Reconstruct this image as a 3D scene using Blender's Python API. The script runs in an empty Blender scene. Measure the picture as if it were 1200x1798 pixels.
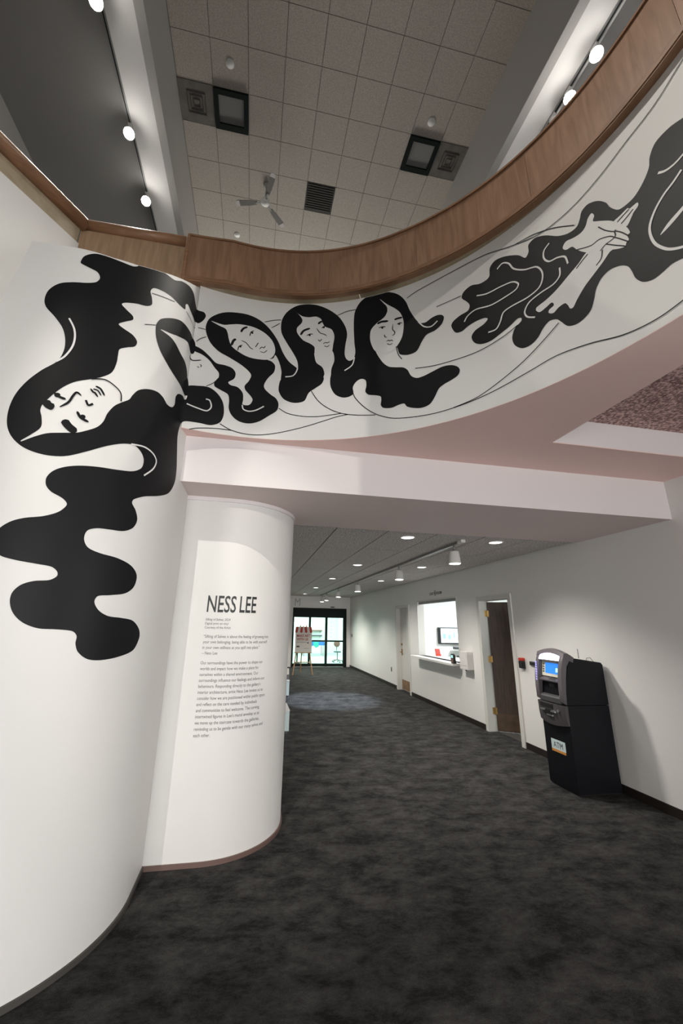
import bpy, bmesh, math, random
from mathutils import Vector, Matrix

random.seed(7)
PI = math.pi
S = bpy.context.scene
COL = S.collection

# ------------------------------------------------------------------ camera
F, PITCH, YAW, ROLL, CX, CY = 693.538, 0.280273, 0.177942, 0.020939, 576.205, 894.996
CAM_H = 1.7
fwd = Vector((math.sin(YAW) * math.cos(PITCH), math.cos(YAW) * math.cos(PITCH), math.sin(PITCH)))
rgt = Vector((math.cos(YAW), -math.sin(YAW), 0))
upv = rgt.cross(fwd)
r2 = rgt * math.cos(ROLL) + upv * math.sin(ROLL)
u2 = upv * math.cos(ROLL) - rgt * math.sin(ROLL)
cam_data = bpy.data.cameras.new('camera')
cam = bpy.data.objects.new('camera', cam_data)
COL.objects.link(cam)
cam.matrix_world = Matrix(((r2.x, u2.x, -fwd.x, 0), (r2.y, u2.y, -fwd.y, 0), (r2.z, u2.z, -fwd.z, CAM_H), (0, 0, 0, 1)))
cam_data.sensor_fit = 'HORIZONTAL'
cam_data.sensor_width = 36
cam_data.lens = F / 1200 * 36
cam_data.shift_x = (600 - CX) / 1200
cam_data.shift_y = (CY - 899) / 1200
cam_data.clip_start = 0.05
S.camera = cam

# ------------------------------------------------------------------ world, exposure
world = bpy.data.worlds.new('world')
S.world = world
world.use_nodes = True
bg = world.node_tree.nodes['Background']
bg.inputs[0].default_value = (0.86, 0.93, 1.0, 1)
bg.inputs[1].default_value = 0.6
S.view_settings.view_transform = 'Standard'
S.view_settings.look = 'None'
S.view_settings.gamma = 1
S.view_settings.use_curve_mapping = False
S.view_settings.exposure = 0.0

# light strengths (watts), some at added sources out of view
P_TRACK_UP = 410.0        # upper track spotlights
P_TRACK_CORR = 128.0       # corridor track spotlights
P_DOWN = 29.0             # recessed corridor downlights
P_OFFICE = 150          # ticket office ceiling fitting
P_VEST = 420            # daylit vestibule ceiling
P_ENTRY_FILL = 1000.0           # added fill through an unseen glazed entrance
P_ATRIUM = 270.0          # added fill at the far end of the atrium
P_SIDE_FILL = 205.0           # added fill through an unseen side window
P_REARL = 1500.0         # rear spotlight, left track
P_REARR = 480.0         # added floodlight over the unseen entrance
P_SPILL = 4.2           # stray light of each upper spotlight

X_SIDE_FILL = 4.35

def link(o, parent=None):
    COL.objects.link(o)
    if parent is not None:
        o.parent = parent
    return o

def area_light(name, loc, rot, sx, sy, power, color=(1, 1, 1), parent=None):
    d = bpy.data.lights.new(name, 'AREA')
    d.shape = 'RECTANGLE'
    d.size, d.size_y, d.energy, d.color = sx, sy, power, color
    o = bpy.data.objects.new(name, d)
    link(o, parent)
    o.location, o.rotation_euler = loc, rot
    return o

def spot_light(name, loc, target, power, angle, blend=0.5, color=(1, 1, 1), radius=0.04, parent=None):
    d = bpy.data.lights.new(name, 'SPOT')
    d.energy, d.spot_size, d.spot_blend, d.color, d.shadow_soft_size = power, math.radians(angle), blend, color, radius
    o = bpy.data.objects.new(name, d)
    link(o, parent)
    o.location = loc
    o.rotation_euler = (Vector(target) - Vector(loc)).to_track_quat('-Z', 'Y').to_euler()
    return o

# fill light through a glazed entrance added behind the photographer
area_light('entrance_fill', (0.8, -8.6, 1.5), (math.radians(90), 0, 0), 9.0, 3.0, P_ENTRY_FILL, (1.0, 0.985, 0.96))
# fill for the mural wall, through a window added out of view
area_light('added_side_fill', (X_SIDE_FILL, -1.6, 1.65), (math.radians(90), 0, math.radians(90)), 3.8, 2.0, P_SIDE_FILL, (1.0, 0.985, 0.96))
# daylight under the vestibule roof beyond the sliding doors
area_light('vestibule_daylight', (3.0, 20.4, 2.85), (0, 0, 0), 4.2, 5.5, P_VEST, (0.85, 1.0, 0.95))
# unseen fill light added to brighten the far atrium ceiling
area_light('atrium_far_fill', (0.8, 12.1, 8.4), (math.radians(-110), 0, 0), 6.0, 1.4, P_ATRIUM, (1.0, 0.96, 0.90))

# ------------------------------------------------------------------ materials
MATS = {}

def mat(name, base, rough=0.5, metal=0.0, emit=None, emit_s=0.0, noise=None, bump=None, spec=0.5):
    """plain principled material; noise=(scale, amount) varies the colour, bump=(scale, strength)"""
    m = bpy.data.materials.new(name)
    m.use_nodes = True
    nt = m.node_tree
    b = nt.nodes['Principled BSDF']
    b.inputs['Base Color'].default_value = (*base, 1)
    b.inputs['Roughness'].default_value = rough
    b.inputs['Metallic'].default_value = metal
    b.inputs['Specular IOR Level'].default_value = spec
    if emit:
        b.inputs['Emission Color'].default_value = (*emit, 1)
        b.inputs['Emission Strength'].default_value = emit_s
    tc = None
    if noise or bump:
        tc = nt.nodes.new('ShaderNodeTexCoord')
    if noise:
        n = nt.nodes.new('ShaderNodeTexNoise')
        n.inputs['Scale'].default_value = noise[0]
        n.inputs['Detail'].default_value = 4
        nt.links.new(tc.outputs['Object'], n.inputs['Vector'])
        r = nt.nodes.new('ShaderNodeValToRGB')
        k = noise[1]
        r.color_ramp.elements[0].position = 0.3
        r.color_ramp.elements[1].position = 0.7
        r.color_ramp.elements[0].color = (*[c * (1 - k) for c in base], 1)
        r.color_ramp.elements[1].color = (*[min(1, c * (1 + k)) for c in base], 1)
        nt.links.new(n.outputs['Fac'], r.inputs['Fac'])
        nt.links.new(r.outputs['Color'], b.inputs['Base Color'])
    if bump:
        n2 = nt.nodes.new('ShaderNodeTexNoise')
        n2.inputs['Scale'].default_value = bump[0]
        n2.inputs['Detail'].default_value = 3
        nt.links.new(tc.outputs['Object'], n2.inputs['Vector'])
        bp = nt.nodes.new('ShaderNodeBump')
        bp.inputs['Strength'].default_value = bump[1]
        bp.inputs['Distance'].default_value = 0.004
        nt.links.new(n2.outputs['Fac'], bp.inputs['Height'])
        nt.links.new(bp.outputs['Normal'], b.inputs['Normal'])
    MATS[name] = m
    return m

mat('white_paint', (0.80, 0.79, 0.765), 0.5, noise=(1.2, 0.015), bump=(90, 0.05))
mat('beam_pinklit', (0.80, 0.75, 0.75), 0.5, noise=(1.2, 0.015))  # white with the pink cast of the light mixed in
mat('soffit_pinklit', (0.92, 0.66, 0.61), 0.6, noise=(1.0, 0.03))  # pink light on the soffit is put into this colour
mat('underside_pinklit', (0.80, 0.67, 0.645), 0.6, noise=(1.0, 0.03))  # same pink light tinted into the beam underside
mat('bulkhead_paint', (0.80, 0.79, 0.77), 0.6, noise=(0.7, 0.03))
mat('gallery_grey', (0.30, 0.295, 0.285), 0.7, noise=(0.5, 0.06))
mat('ink', (0.010, 0.010, 0.011), 0.45, spec=0.16)
mat('print_white', (0.80, 0.79, 0.775), 0.45)
mat('lettering', (0.02, 0.022, 0.022), 0.5)
mat('text_grey', (0.10, 0.10, 0.10), 0.5)
mat('base_dark', (0.018, 0.013, 0.011), 0.45)
mat('base_grey', (0.07, 0.065, 0.06), 0.5)
mat('base_brown', (0.16, 0.10, 0.085), 0.5)
mat('black_plastic', (0.012, 0.012, 0.014), 0.38)
mat('navy_black', (0.0045, 0.005, 0.0075), 0.5, noise=(3, 0.1), spec=0.22)
mat('grey_plastic', (0.105, 0.094, 0.102), 0.38)
mat('fascia_dark', (0.060, 0.054, 0.057), 0.4)
mat('kick_dark', (0.075, 0.045, 0.024), 0.5, noise=(9, 0.3))
mat('grid_light', (0.30, 0.275, 0.24), 0.7)
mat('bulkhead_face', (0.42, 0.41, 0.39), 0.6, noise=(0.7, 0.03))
mat('detector_white', (0.85, 0.85, 0.83), 0.5)
mat('dark_grey', (0.06, 0.06, 0.062), 0.4)
mat('cream_plastic', (0.62, 0.60, 0.50), 0.45)
mat('steel', (0.55, 0.55, 0.55), 0.3, metal=1.0)
mat('track_metal', (0.33, 0.33, 0.33), 0.35, metal=0.7)
mat('can_white', (0.72, 0.70, 0.68), 0.4)
mat('brass', (0.42, 0.27, 0.10), 0.35, metal=1.0)
mat('frame_black', (0.005, 0.011, 0.009), 0.55, spec=0.2)
mat('panel_grey', (0.17, 0.158, 0.145), 0.6, noise=(4.0, 0.25))
mat('vent_dark', (0.022, 0.019, 0.016), 0.6, noise=(6, 0.2))
mat('frosted', (0.26, 0.265, 0.26), 0.35)
mat('grid_dark', (0.07, 0.067, 0.063), 0.7)
mat('door_white', (0.66, 0.65, 0.61), 0.45)
mat('kick_wood', (0.24, 0.15, 0.08), 0.5, noise=(9, 0.3))
mat('red_plastic', (0.55, 0.04, 0.02), 0.4)
mat('red_print', (0.48, 0.035, 0.02), 0.6)
mat('paper', (0.80, 0.76, 0.70), 0.6)
mat('pine', (0.60, 0.33, 0.16), 0.5, noise=(14, 0.15))
mat('lens_glow', (0.9, 0.9, 0.9), 0.4, emit=(1, 0.97, 0.9), emit_s=9)
mat('bulb_glow', (0.9, 0.9, 0.9), 0.4, emit=(1, 0.96, 0.9), emit_s=60)
mat('down_glow', (0.9, 0.9, 0.9), 0.4, emit=(1, 0.98, 0.95), emit_s=5)
mat('header_glow', (0.85, 0.85, 0.95), 0.4, emit=(0.70, 0.64, 1.0), emit_s=2.6)
mat('violet_glow', (0.3, 0.3, 0.5), 0.4, emit=(0.36, 0.32, 0.95), emit_s=0.8)
mat('screen_blue', (0.02, 0.1, 0.4), 0.2, emit=(0.03, 0.24, 0.95), emit_s=1.0)
mat('screen_light', (0.3, 0.5, 0.8), 0.2, emit=(0.35, 0.65, 1.0), emit_s=1.2)
mat('tv_screen', (0.6, 0.7, 0.75), 0.2, emit=(0.80, 0.95, 1.0), emit_s=1.0)
mat('tv_mark', (0.2, 0.5, 0.6), 0.2, emit=(0.35, 0.72, 0.85), emit_s=0.8)
mat('term_screen', (0.3, 0.6, 0.6), 0.2, emit=(0.4, 0.85, 0.8), emit_s=0.8)
mat('blue_cloth', (0.02, 0.13, 0.42), 0.7)
mat('teal_cloth', (0.02, 0.33, 0.30), 0.7)
mat('navy_seat', (0.02, 0.05, 0.08), 0.6)
mat('brown_seat', (0.24, 0.11, 0.085), 0.6)
mat('vest_floor', (0.50, 0.58, 0.53), 0.35, noise=(5, 0.06))
mat('vest_wall', (0.82, 0.85, 0.83), 0.6, noise=(1, 0.02))
mat('pale_blue', (0.62, 0.74, 0.75), 0.5)
mat('fan_white', (0.42, 0.42, 0.41), 0.4)
mat('fan_blade', (0.20, 0.19, 0.175), 0.5)
mat('slot_black', (0.003, 0.003, 0.003), 0.6)
mat('orange_print', (0.62, 0.27, 0.06), 0.5)

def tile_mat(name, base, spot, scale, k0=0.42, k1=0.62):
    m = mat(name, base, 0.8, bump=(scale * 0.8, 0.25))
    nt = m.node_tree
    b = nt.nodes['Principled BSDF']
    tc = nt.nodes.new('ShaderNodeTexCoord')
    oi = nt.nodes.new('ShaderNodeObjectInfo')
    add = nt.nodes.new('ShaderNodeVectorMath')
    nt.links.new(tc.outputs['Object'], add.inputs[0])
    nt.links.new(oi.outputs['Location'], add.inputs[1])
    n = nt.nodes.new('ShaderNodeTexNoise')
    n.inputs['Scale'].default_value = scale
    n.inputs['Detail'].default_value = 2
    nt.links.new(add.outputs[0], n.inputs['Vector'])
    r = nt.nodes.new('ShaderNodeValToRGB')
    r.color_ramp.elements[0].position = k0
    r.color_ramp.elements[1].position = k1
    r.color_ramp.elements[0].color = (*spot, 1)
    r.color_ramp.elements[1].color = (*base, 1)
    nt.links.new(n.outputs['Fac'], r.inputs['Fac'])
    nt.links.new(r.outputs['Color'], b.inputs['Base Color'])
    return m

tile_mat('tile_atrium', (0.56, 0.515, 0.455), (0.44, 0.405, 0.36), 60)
tile_mat('tile_corridor', (0.84, 0.79, 0.765), (0.40, 0.37, 0.355), 66)
tile_mat('tile_recess_pinklit', (0.80, 0.55, 0.52), (0.27, 0.155, 0.145), 48)  # recess tiles carry the pink light in their colour

def wood_mat(name, c0, c1, axis_scale, rough=0.4):
    m = mat(name, c0, rough)
    nt = m.node_tree
    b = nt.nodes['Principled BSDF']
    tc = nt.nodes.new('ShaderNodeTexCoord')
    mp = nt.nodes.new('ShaderNodeMapping')
    mp.inputs['Scale'].default_value = axis_scale
    nt.links.new(tc.outputs['Object'], mp.inputs['Vector'])
    n = nt.nodes.new('ShaderNodeTexNoise')
    n.inputs['Scale'].default_value = 3.0
    n.inputs['Detail'].default_value = 6
    n.inputs['Distortion'].default_value = 0.6
    nt.links.new(mp.outputs['Vector'], n.inputs['Vector'])
    r = nt.nodes.new('ShaderNodeValToRGB')
    r.color_ramp.elements[0].position = 0.32
    r.color_ramp.elements[1].position = 0.68
    r.color_ramp.elements[0].color = (*c0, 1)
    r.color_ramp.elements[1].color = (*c1, 1)
    nt.links.new(n.outputs['Fac'], r.inputs['Fac'])
    nt.links.new(r.outputs['Color'], b.inputs['Base Color'])
    return m

wood_mat('oak_upright', (0.27, 0.145, 0.082), (0.39, 0.225, 0.137), (9, 9, 0.9))
wood_mat('oak_light', (0.33, 0.215, 0.13), (0.46, 0.31, 0.195), (9, 9, 0.9))
wood_mat('oak_rail', (0.23, 0.12, 0.064), (0.35, 0.19, 0.105), (2, 2, 14))
wood_mat('oak_tan', (0.36, 0.29, 0.19), (0.46, 0.38, 0.26), (3, 3, 3))  # tan oak for underside boards and rail board
wood_mat('door_brown', (0.036, 0.022, 0.016), (0.075, 0.045, 0.032), (14, 14, 1.0), 0.5)

def carpet_mat():
    m = mat('carpet', (0.03, 0.03, 0.03), 0.95, spec=0.15)
    nt = m.node_tree
    b = nt.nodes['Principled BSDF']
    tc = nt.nodes.new('ShaderNodeTexCoord')
    mp = nt.nodes.new('ShaderNodeMapping')
    mp.inputs['Rotation'].default_value = (0, 0, 0.2)
    mp.inputs['Scale'].default_value = (1.0, 1.6, 1.0)
    nt.links.new(tc.outputs['Object'], mp.inputs['Vector'])
    n1 = nt.nodes.new('ShaderNodeTexNoise')
    n1.inputs['Scale'].default_value = 3.2
    n1.inputs['Detail'].default_value = 9
    n1.inputs['Roughness'].default_value = 0.82
    n1.inputs['Distortion'].default_value = 0.15
    nt.links.new(mp.outputs['Vector'], n1.inputs['Vector'])
    r = nt.nodes.new('ShaderNodeValToRGB')
    r.color_ramp.elements[0].position = 0.40
    r.color_ramp.elements[1].position = 0.62
    r.color_ramp.elements[0].color = (0.014, 0.014, 0.0145, 1)
    r.color_ramp.elements[1].color = (0.075, 0.073, 0.071, 1)
    nt.links.new(n1.outputs['Fac'], r.inputs['Fac'])
    n2 = nt.nodes.new('ShaderNodeTexNoise')
    n2.inputs['Scale'].default_value = 220
    n2.inputs['Detail'].default_value = 2
    nt.links.new(tc.outputs['Object'], n2.inputs['Vector'])
    mx = nt.nodes.new('ShaderNodeMix')
    mx.data_type = 'RGBA'
    mx.blend_type = 'MULTIPLY'
    mx.inputs[0].default_value = 0.6
    nt.links.new(r.outputs['Color'], mx.inputs[6])
    r3 = nt.nodes.new('ShaderNodeValToRGB')
    r3.color_ramp.elements[0].position = 0.3
    r3.color_ramp.elements[1].position = 0.7
    r3.color_ramp.elements[0].color = (0.35, 0.35, 0.35, 1)
    r3.color_ramp.elements[1].color = (1.3, 1.3, 1.3, 1)
    nt.links.new(n2.outputs['Fac'], r3.inputs['Fac'])
    nt.links.new(r3.outputs['Color'], mx.inputs[7])
    nt.links.new(mx.outputs[2], b.inputs['Base Color'])
    bp = nt.nodes.new('ShaderNodeBump')
    bp.inputs['Strength'].default_value = 0.6
    bp.inputs['Distance'].default_value = 0.006
    nt.links.new(n2.outputs['Fac'], bp.inputs['Height'])
    nt.links.new(bp.outputs['Normal'], b.inputs['Normal'])

carpet_mat()

def glass_mat(name, tint):
    m = bpy.data.materials.new(name)
    m.use_nodes = True
    nt = m.node_tree
    for n in list(nt.nodes):
        nt.nodes.remove(n)
    out = nt.nodes.new('ShaderNodeOutputMaterial')
    mix = nt.nodes.new('ShaderNodeMixShader')
    tr = nt.nodes.new('ShaderNodeBsdfTransparent')
    tr.inputs[0].default_value = (*tint, 1)
    gl = nt.nodes.new('ShaderNodeBsdfGlossy')
    gl.inputs['Roughness'].default_value = 0.03
    fr = nt.nodes.new('ShaderNodeFresnel')
    fr.inputs[0].default_value = 1.45
    nt.links.new(fr.outputs[0], mix.inputs[0])
    nt.links.new(tr.outputs[0], mix.inputs[1])
    nt.links.new(gl.outputs[0], mix.inputs[2])
    nt.links.new(mix.outputs[0], out.inputs[0])
    MATS[name] = m

glass_mat('pane_glass', (0.86, 0.97, 0.93))
glass_mat('clear_glass', (0.98, 0.98, 0.98))

# ------------------------------------------------------------------ mesh helpers
def bm_box(bm, x0, x1, y0, y1, z0, z1, bevel=0.0):
    r = bmesh.ops.create_cube(bm, size=1.0)
    bmesh.ops.scale(bm, vec=(x1 - x0, y1 - y0, z1 - z0), verts=r['verts'])
    bmesh.ops.translate(bm, vec=((x0 + x1) / 2, (y0 + y1) / 2, (z0 + z1) / 2), verts=r['verts'])
    if bevel:
        vs = set(r['verts'])
        es = [e for e in bm.edges if e.verts[0] in vs and e.verts[1] in vs]
        bmesh.ops.bevel(bm, geom=es, offset=bevel, segments=2, affect='EDGES', profile=0.6)
    return bm

def box(x0, x1, y0, y1, z0, z1, bevel=0.0):
    return bm_box(bmesh.new(), x0, x1, y0, y1, z0, z1, bevel)

def bm_tube(bm, pts, r, seg=10, cap=True):
    """round tube along a polyline; r may be a list"""
    pts = [Vector(p) for p in pts]
    rs = r if isinstance(r, (list, tuple)) else [r] * len(pts)
    rings = []
    for i, p in enumerate(pts):
        a = pts[max(0, i - 1)]
        b = pts[min(len(pts) - 1, i + 1)]
        d = (b - a).normalized()
        h = Vector((0, 0, 1)) if abs(d.z) < 0.95 else Vector((1, 0, 0))
        s = d.cross(h).normalized()
        t = s.cross(d).normalized()
        rings.append([bm.verts.new(p + (s * math.cos(k * 2 * PI / seg) + t * math.sin(k * 2 * PI / seg)) * rs[i]) for k in range(seg)])
    for A, B in zip(rings, rings[1:]):
        for k in range(seg):
            bm.faces.new((A[k], A[(k + 1) % seg], B[(k + 1) % seg], B[k]))
    if cap:
        bm.faces.new(rings[0])
        bm.faces.new(list(reversed(rings[-1])))
    return bm

def tube(pts, r, seg=10):
    return bm_tube(bmesh.new(), pts, r, seg)

def lathe(profile, seg=24, axis_loc=(0, 0, 0)):
    """profile of (radius, z) turned about the z axis"""
    bm = bmesh.new()
    rings = []
    for r, z in profile:
        if r < 1e-5:
            rings.append([bm.verts.new((axis_loc[0], axis_loc[1], axis_loc[2] + z))])
        else:
            rings.append([bm.verts.new((axis_loc[0] + r * math.cos(k * 2 * PI / seg), axis_loc[1] + r * math.sin(k * 2 * PI / seg), axis_loc[2] + z)) for k in range(seg)])
    for A, B in zip(rings, rings[1:]):
        for k in range(seg):
            a0, a1 = A[k % len(A)], A[(k + 1) % len(A)]
            b0, b1 = B[k % len(B)], B[(k + 1) % len(B)]
            vs = []
            for v in (a0, a1, b1, b0):
                if v not in vs:
                    vs.append(v)
            if len(vs) > 2:
                bm.faces.new(vs)
    return bm

def prism(poly, axis, a0, a1):
    """extrude a 2D polygon: axis 'y' takes (x,z), 'x' takes (y,z), 'z' takes (x,y)"""
    bm = bmesh.new()
    def P(p, a):
        return {'y': (p[0], a, p[1]), 'x': (a, p[0], p[1]), 'z': (p[0], p[1], a)}[axis]
    A = [bm.verts.new(P(p, a0)) for p in poly]
    B = [bm.verts.new(P(p, a1)) for p in poly]
    bm.faces.new(A)
    bm.faces.new(list(reversed(B)))
    n = len(poly)
    for i in range(n):
        bm.faces.new((A[i], B[i], B[(i + 1) % n], A[(i + 1) % n]))
    return bm

def ribbon(path, z0, z1, thick, closed_caps=True):
    """vertical wall following a plan path; z0/z1 numbers or lists; thick grows to the left of travel"""
    bm = bmesh.new()
    n = len(path)
    pts = [Vector((p[0], p[1])) for p in path]
    Z0 = z0 if isinstance(z0, list) else [z0] * n
    Z1 = z1 if isinstance(z1, list) else [z1] * n
    rows = []
    for i in range(n):
        d = (pts[min(n - 1, i + 1)] - pts[max(0, i - 1)]).normalized()
        nl = Vector((-d.y, d.x))
        q = pts[i] + nl * thick
        rows.append([bm.verts.new((pts[i].x, pts[i].y, Z0[i])), bm.verts.new((pts[i].x, pts[i].y, Z1[i])),
                     bm.verts.new((q.x, q.y, Z1[i])), bm.verts.new((q.x, q.y, Z0[i]))])
    for A, B in zip(rows, rows[1:]):
        for k in range(4):
            bm.faces.new((A[k], B[k], B[(k + 1) % 4], A[(k + 1) % 4]))
    bm.faces.new(rows[0])
    bm.faces.new(list(reversed(rows[-1])))
    return bm

def obj(name, bm, material, parent=None, smooth=False, auto=None, loc=None, normals=None):
    if normals is None:
        bmesh.ops.recalc_face_normals(bm, faces=bm.faces[:])
    me = bpy.data.meshes.new(name)
    bm.to_mesh(me)
    bm.free()
    me.materials.append(MATS[material])
    if smooth or auto:
        for p in me.polygons:
            p.use_smooth = True
    if auto:
        me.set_sharp_from_angle(angle=math.radians(auto))
    if normals is not None:
        for p in me.polygons:
            p.use_smooth = True
        me.normals_split_custom_set_from_vertices(normals)
    o = bpy.data.objects.new(name, me)
    link(o, parent)
    if loc:
        o.location = loc
    return o

def tag(o, label, cat, group=None):
    o['label'] = label
    o['category'] = cat
    if group:
        o['group'] = group
    return o

def thing(name, label, cat, loc=(0, 0, 0), rz=0.0, group=None):
    o = bpy.data.objects.new(name, None)
    link(o)
    o.empty_display_size = 0.1
    o.location = loc
    o.rotation_euler = (0, 0, rz)
    return tag(o, label, cat, group)

def struct(name, bm, material, parent=None, smooth=False, auto=None):
    o = obj(name, bm, material, parent, smooth, auto)
    if parent is None:
        o['kind'] = 'structure'
    return o

def struct_empty(name, loc=(0, 0, 0)):
    o = bpy.data.objects.new(name, None)
    link(o)
    o.location = loc
    o['kind'] = 'structure'
    return o

def dup(root, loc=None, label=None, group=None):
    r = root.copy()
    COL.objects.link(r)
    if loc is not None:
        r.location = loc
    if label:
        r['label'] = label
    if group:
        r['group'] = group
    for ch in list(root.children):
        c = ch.copy()
        COL.objects.link(c)
        c.parent = r
        for g in list(ch.children):
            d = g.copy()
            COL.objects.link(d)
            d.parent = c
    return r

def quad_mesh(quads):
    bm = bmesh.new()
    for q in quads:
        bm.faces.new([bm.verts.new(p) for p in q])
    bmesh.ops.remove_doubles(bm, verts=bm.verts[:], dist=1e-5)
    return bm

# ------------------------------------------------------------------ dimensions of the place (metres)
XR = 4.088              # right wall face
Z_SOF = 3.175           # underside of the balcony
Z_BEAM = 2.777          # underside of the cross beam
Z_COR = 2.79            # corridor ceiling
YB0, YB1 = 3.152, 4.387  # cross beam front and back
Y_END = 16.9            # end wall with the sliding doors
BCX, BCY, BR = -0.15, 0.95, 2.125   # round balcony opening
Z_BAND = 4.58           # top of the white balcony band
MCX, MCY, MR = -1.53, 3.23, 0.89    # round corner of the stair wall
CREASE = (-0.66, 3.015)
TB = math.atan2(CREASE[1] - BCY, CREASE[0] - BCX)
TM = math.atan2(CREASE[1] - MCY, CREASE[0] - MCX)
Z_UP = 10.7             # tiled ceiling high over the atrium

def on_band(u, off=0.0):
    """plan point on the balcony band, u metres right of the crease, off towards the opening"""
    t = TB - u / BR
    r = BR - off
    return (BCX + r * math.cos(t), BCY + r * math.sin(t))

def on_stair(u, off=0.0):
    """plan point on the stair wall, u metres along from the crease (negative = towards the stair foot)"""
    t = TM + u / MR
    if t > 0:
        return (MCX + MR + off, MCY + t * MR)
    return (MCX + (MR + off) * math.cos(t), MCY + (MR + off) * math.sin(t))

# ================================================================== THE SETTING
struct('floor', box(-4.45, XR + 0.15, -5.5, Y_END + 0.08, -0.1, 0.0), 'carpet')

# --- stair wall with the mural: straight piece plus rounded corner, top follows the stair
TOP = [(-2.4, 2.2), (-2.0, 2.5), (-1.5, 3.1), (-1.335, 3.5), (-1.322, 3.65), (-1.297, 3.795), (-1.262, 4.0), (-1.249, 4.083), (-1.102, 4.085),
       (-0.941, 4.116), (-0.772, 4.145), (-0.627, 4.192), (-0.462, 4.276), (-0.251, 4.399), (-0.1, 4.49), (0.0, 4.56), (0.02, 4.56), (0.021, 3.4), (0.14, 3.4), (0.141, 2.95), (0.60, 2.95)]

def top_at(u):
    for (a, za), (b, zb) in zip(TOP, TOP[1:]):
        if a <= u <= b:
            return za + (zb - za) * (u - a) / (b - a)
    return TOP[-1][1]

us = sorted(set([round(-2.4 + 0.04 * i, 3) for i in range(74)] + [t[0] for t in TOP if t[0] <= 0.52]))
us = [u for u in us if u <= 0.525]
struct('wall_left', ribbon([on_stair(u) for u in us], 0.0, [top_at(u) for u in us], 0.12), 'white_paint', auto=40)
struct('baseboard_left', ribbon([on_stair(u, 0.012) for u in us], 0.0, 0.028, 0.012), 'base_grey', auto=40)

# --- column that carries the introductory text: flat, then rounded into the corridor
CCX, CCY, CR = -0.27, 4.19, 0.645

def on_col(s, off=0.0):
    if s <= 0.38:
        return (-0.65 + s, CCY - CR - off)
    a = (s - 0.38) / CR
    if a <= PI / 2:
        return (CCX + (CR + off) * math.sin(a), CCY - (CR + off) * math.cos(a))
    return (CCX + CR + off, CCY + (a - PI / 2) * CR)

ss = [0.0, 0.19, 0.38] + [0.38 + CR * PI / 2 * i / 24 for i in range(1, 25)] + [2.4, Y_END - CCY + 0.38 + CR * PI / 2]
struct('wall_column', ribbon([on_col(s) for s in ss], 0.0, Z_BEAM + 0.06, 0.12), 'white_paint', auto=40)
struct('baseboard_column', ribbon([on_col(s, 0.012) for s in ss], 0.0, 0.03, 0.012), 'base_brown', auto=40)
struct('trim_column_head', ribbon([on_col(s, 0.012) for s in ss[:-2]], Z_BEAM - 0.037, Z_BEAM - 0.002, 0.012), 'beam_pinklit', auto=40)

# --- white mural band of the round balcony
bu = [0.0 + 6.45 * i / 90 for i in range(91)]
struct('wall_balcony_band', ribbon([on_band(u) for u in bu], Z_SOF + 0.003, Z_BAND, 0.10), 'white_paint', auto=40)

# --- soffit under the balcony, from the round edge out to the recess and the beam
def soffit_mesh(z):
    bm = bmesh.new()
    x_out, y_out = 2.342, YB0 + 0.01
    t0, t1 = -1.2, TB
    tc = math.atan2(y_out - BCY, x_out - BCX)
    ts = sorted([t0 + (t1 - t0) * i / 80 for i in range(81)] + [tc])
    rows = []
    for t in ts:
        c, s = math.cos(t), math.sin(t)
        k = min((x_out - BCX) / c if c > 1e-6 else 1e9, (y_out - BCY) / s if s > 1e-6 else 1e9)
        rows.append((bm.verts.new((BCX + (BR + 0.001) * c, BCY + (BR + 0.001) * s, z)), bm.verts.new((BCX + k * c, BCY + k * s, z))))
    for (a, b), (c_, d) in zip(rows, rows[1:]):
        bm.faces.new((a, b, d, c_))
    q = [(x_out, 2.6, z), (XR, 2.6, z), (XR, y_out, z), (x_out, y_out, z)]
    bm.faces.new([bm.verts.new(p) for p in q])
    bmesh.ops.remove_doubles(bm, verts=bm.verts[:], dist=1e-4)
    r = bmesh.ops.extrude_face_region(bm, geom=bm.faces[:])
    bmesh.ops.translate(bm, vec=(0, 0, 0.05), verts=[v for v in r['geom'] if isinstance(v, bmesh.types.BMVert)])
    return bm

struct('ceiling_soffit', soffit_mesh(Z_SOF), 'soffit_pinklit')

# --- cross beam: pink light coloured into underside and front
beam = struct_empty('trim_beam')
struct('beam_face', box(-0.66, XR, YB0, YB0 + 0.05, Z_BEAM, Z_SOF + 0.04), 'beam_pinklit', beam)
struct('beam_underside', box(-0.66, XR, YB0 + 0.0005, YB1, Z_BEAM - 0.002, Z_BEAM + 0.04), 'underside_pinklit', beam)
struct('beam_back', box(-0.66, XR, YB1 - 0.05, YB1 + 0.001, Z_BEAM + 0.001, Z_COR + 0.1), 'beam_pinklit', beam)

# --- ceiling recess on the right, its upstands and tiles
rec = struct_empty('ceiling_recess')
struct('recess_upstand', box(2.342, XR, 2.597, 2.65, Z_SOF + 0.006, 3.46), 'beam_pinklit', rec)
struct('recess_side', box(2.30, 2.343, -2.0, 2.6, Z_SOF + 0.001, 3.46), 'beam_pinklit', rec)
struct('recess_backing', box(2.342, XR, -2.0, 2.6, 3.425, 3.46), 'grid_dark', rec)
def tile_data(name, sx, sy, material):
    bm = box(-sx / 2, sx / 2, -sy / 2, sy / 2, -0.008, 0.006)
    me = bpy.data.meshes.new(name)
    bm.to_mesh(me)
    bm.free()
    me.materials.append(MATS[material])
    return me

def put_tile(me, parent, x, y, z):
    o = bpy.data.objects.new('ceiling_tile', me)
    link(o, parent)
    o.location = (x, y, z)
    return o

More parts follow.
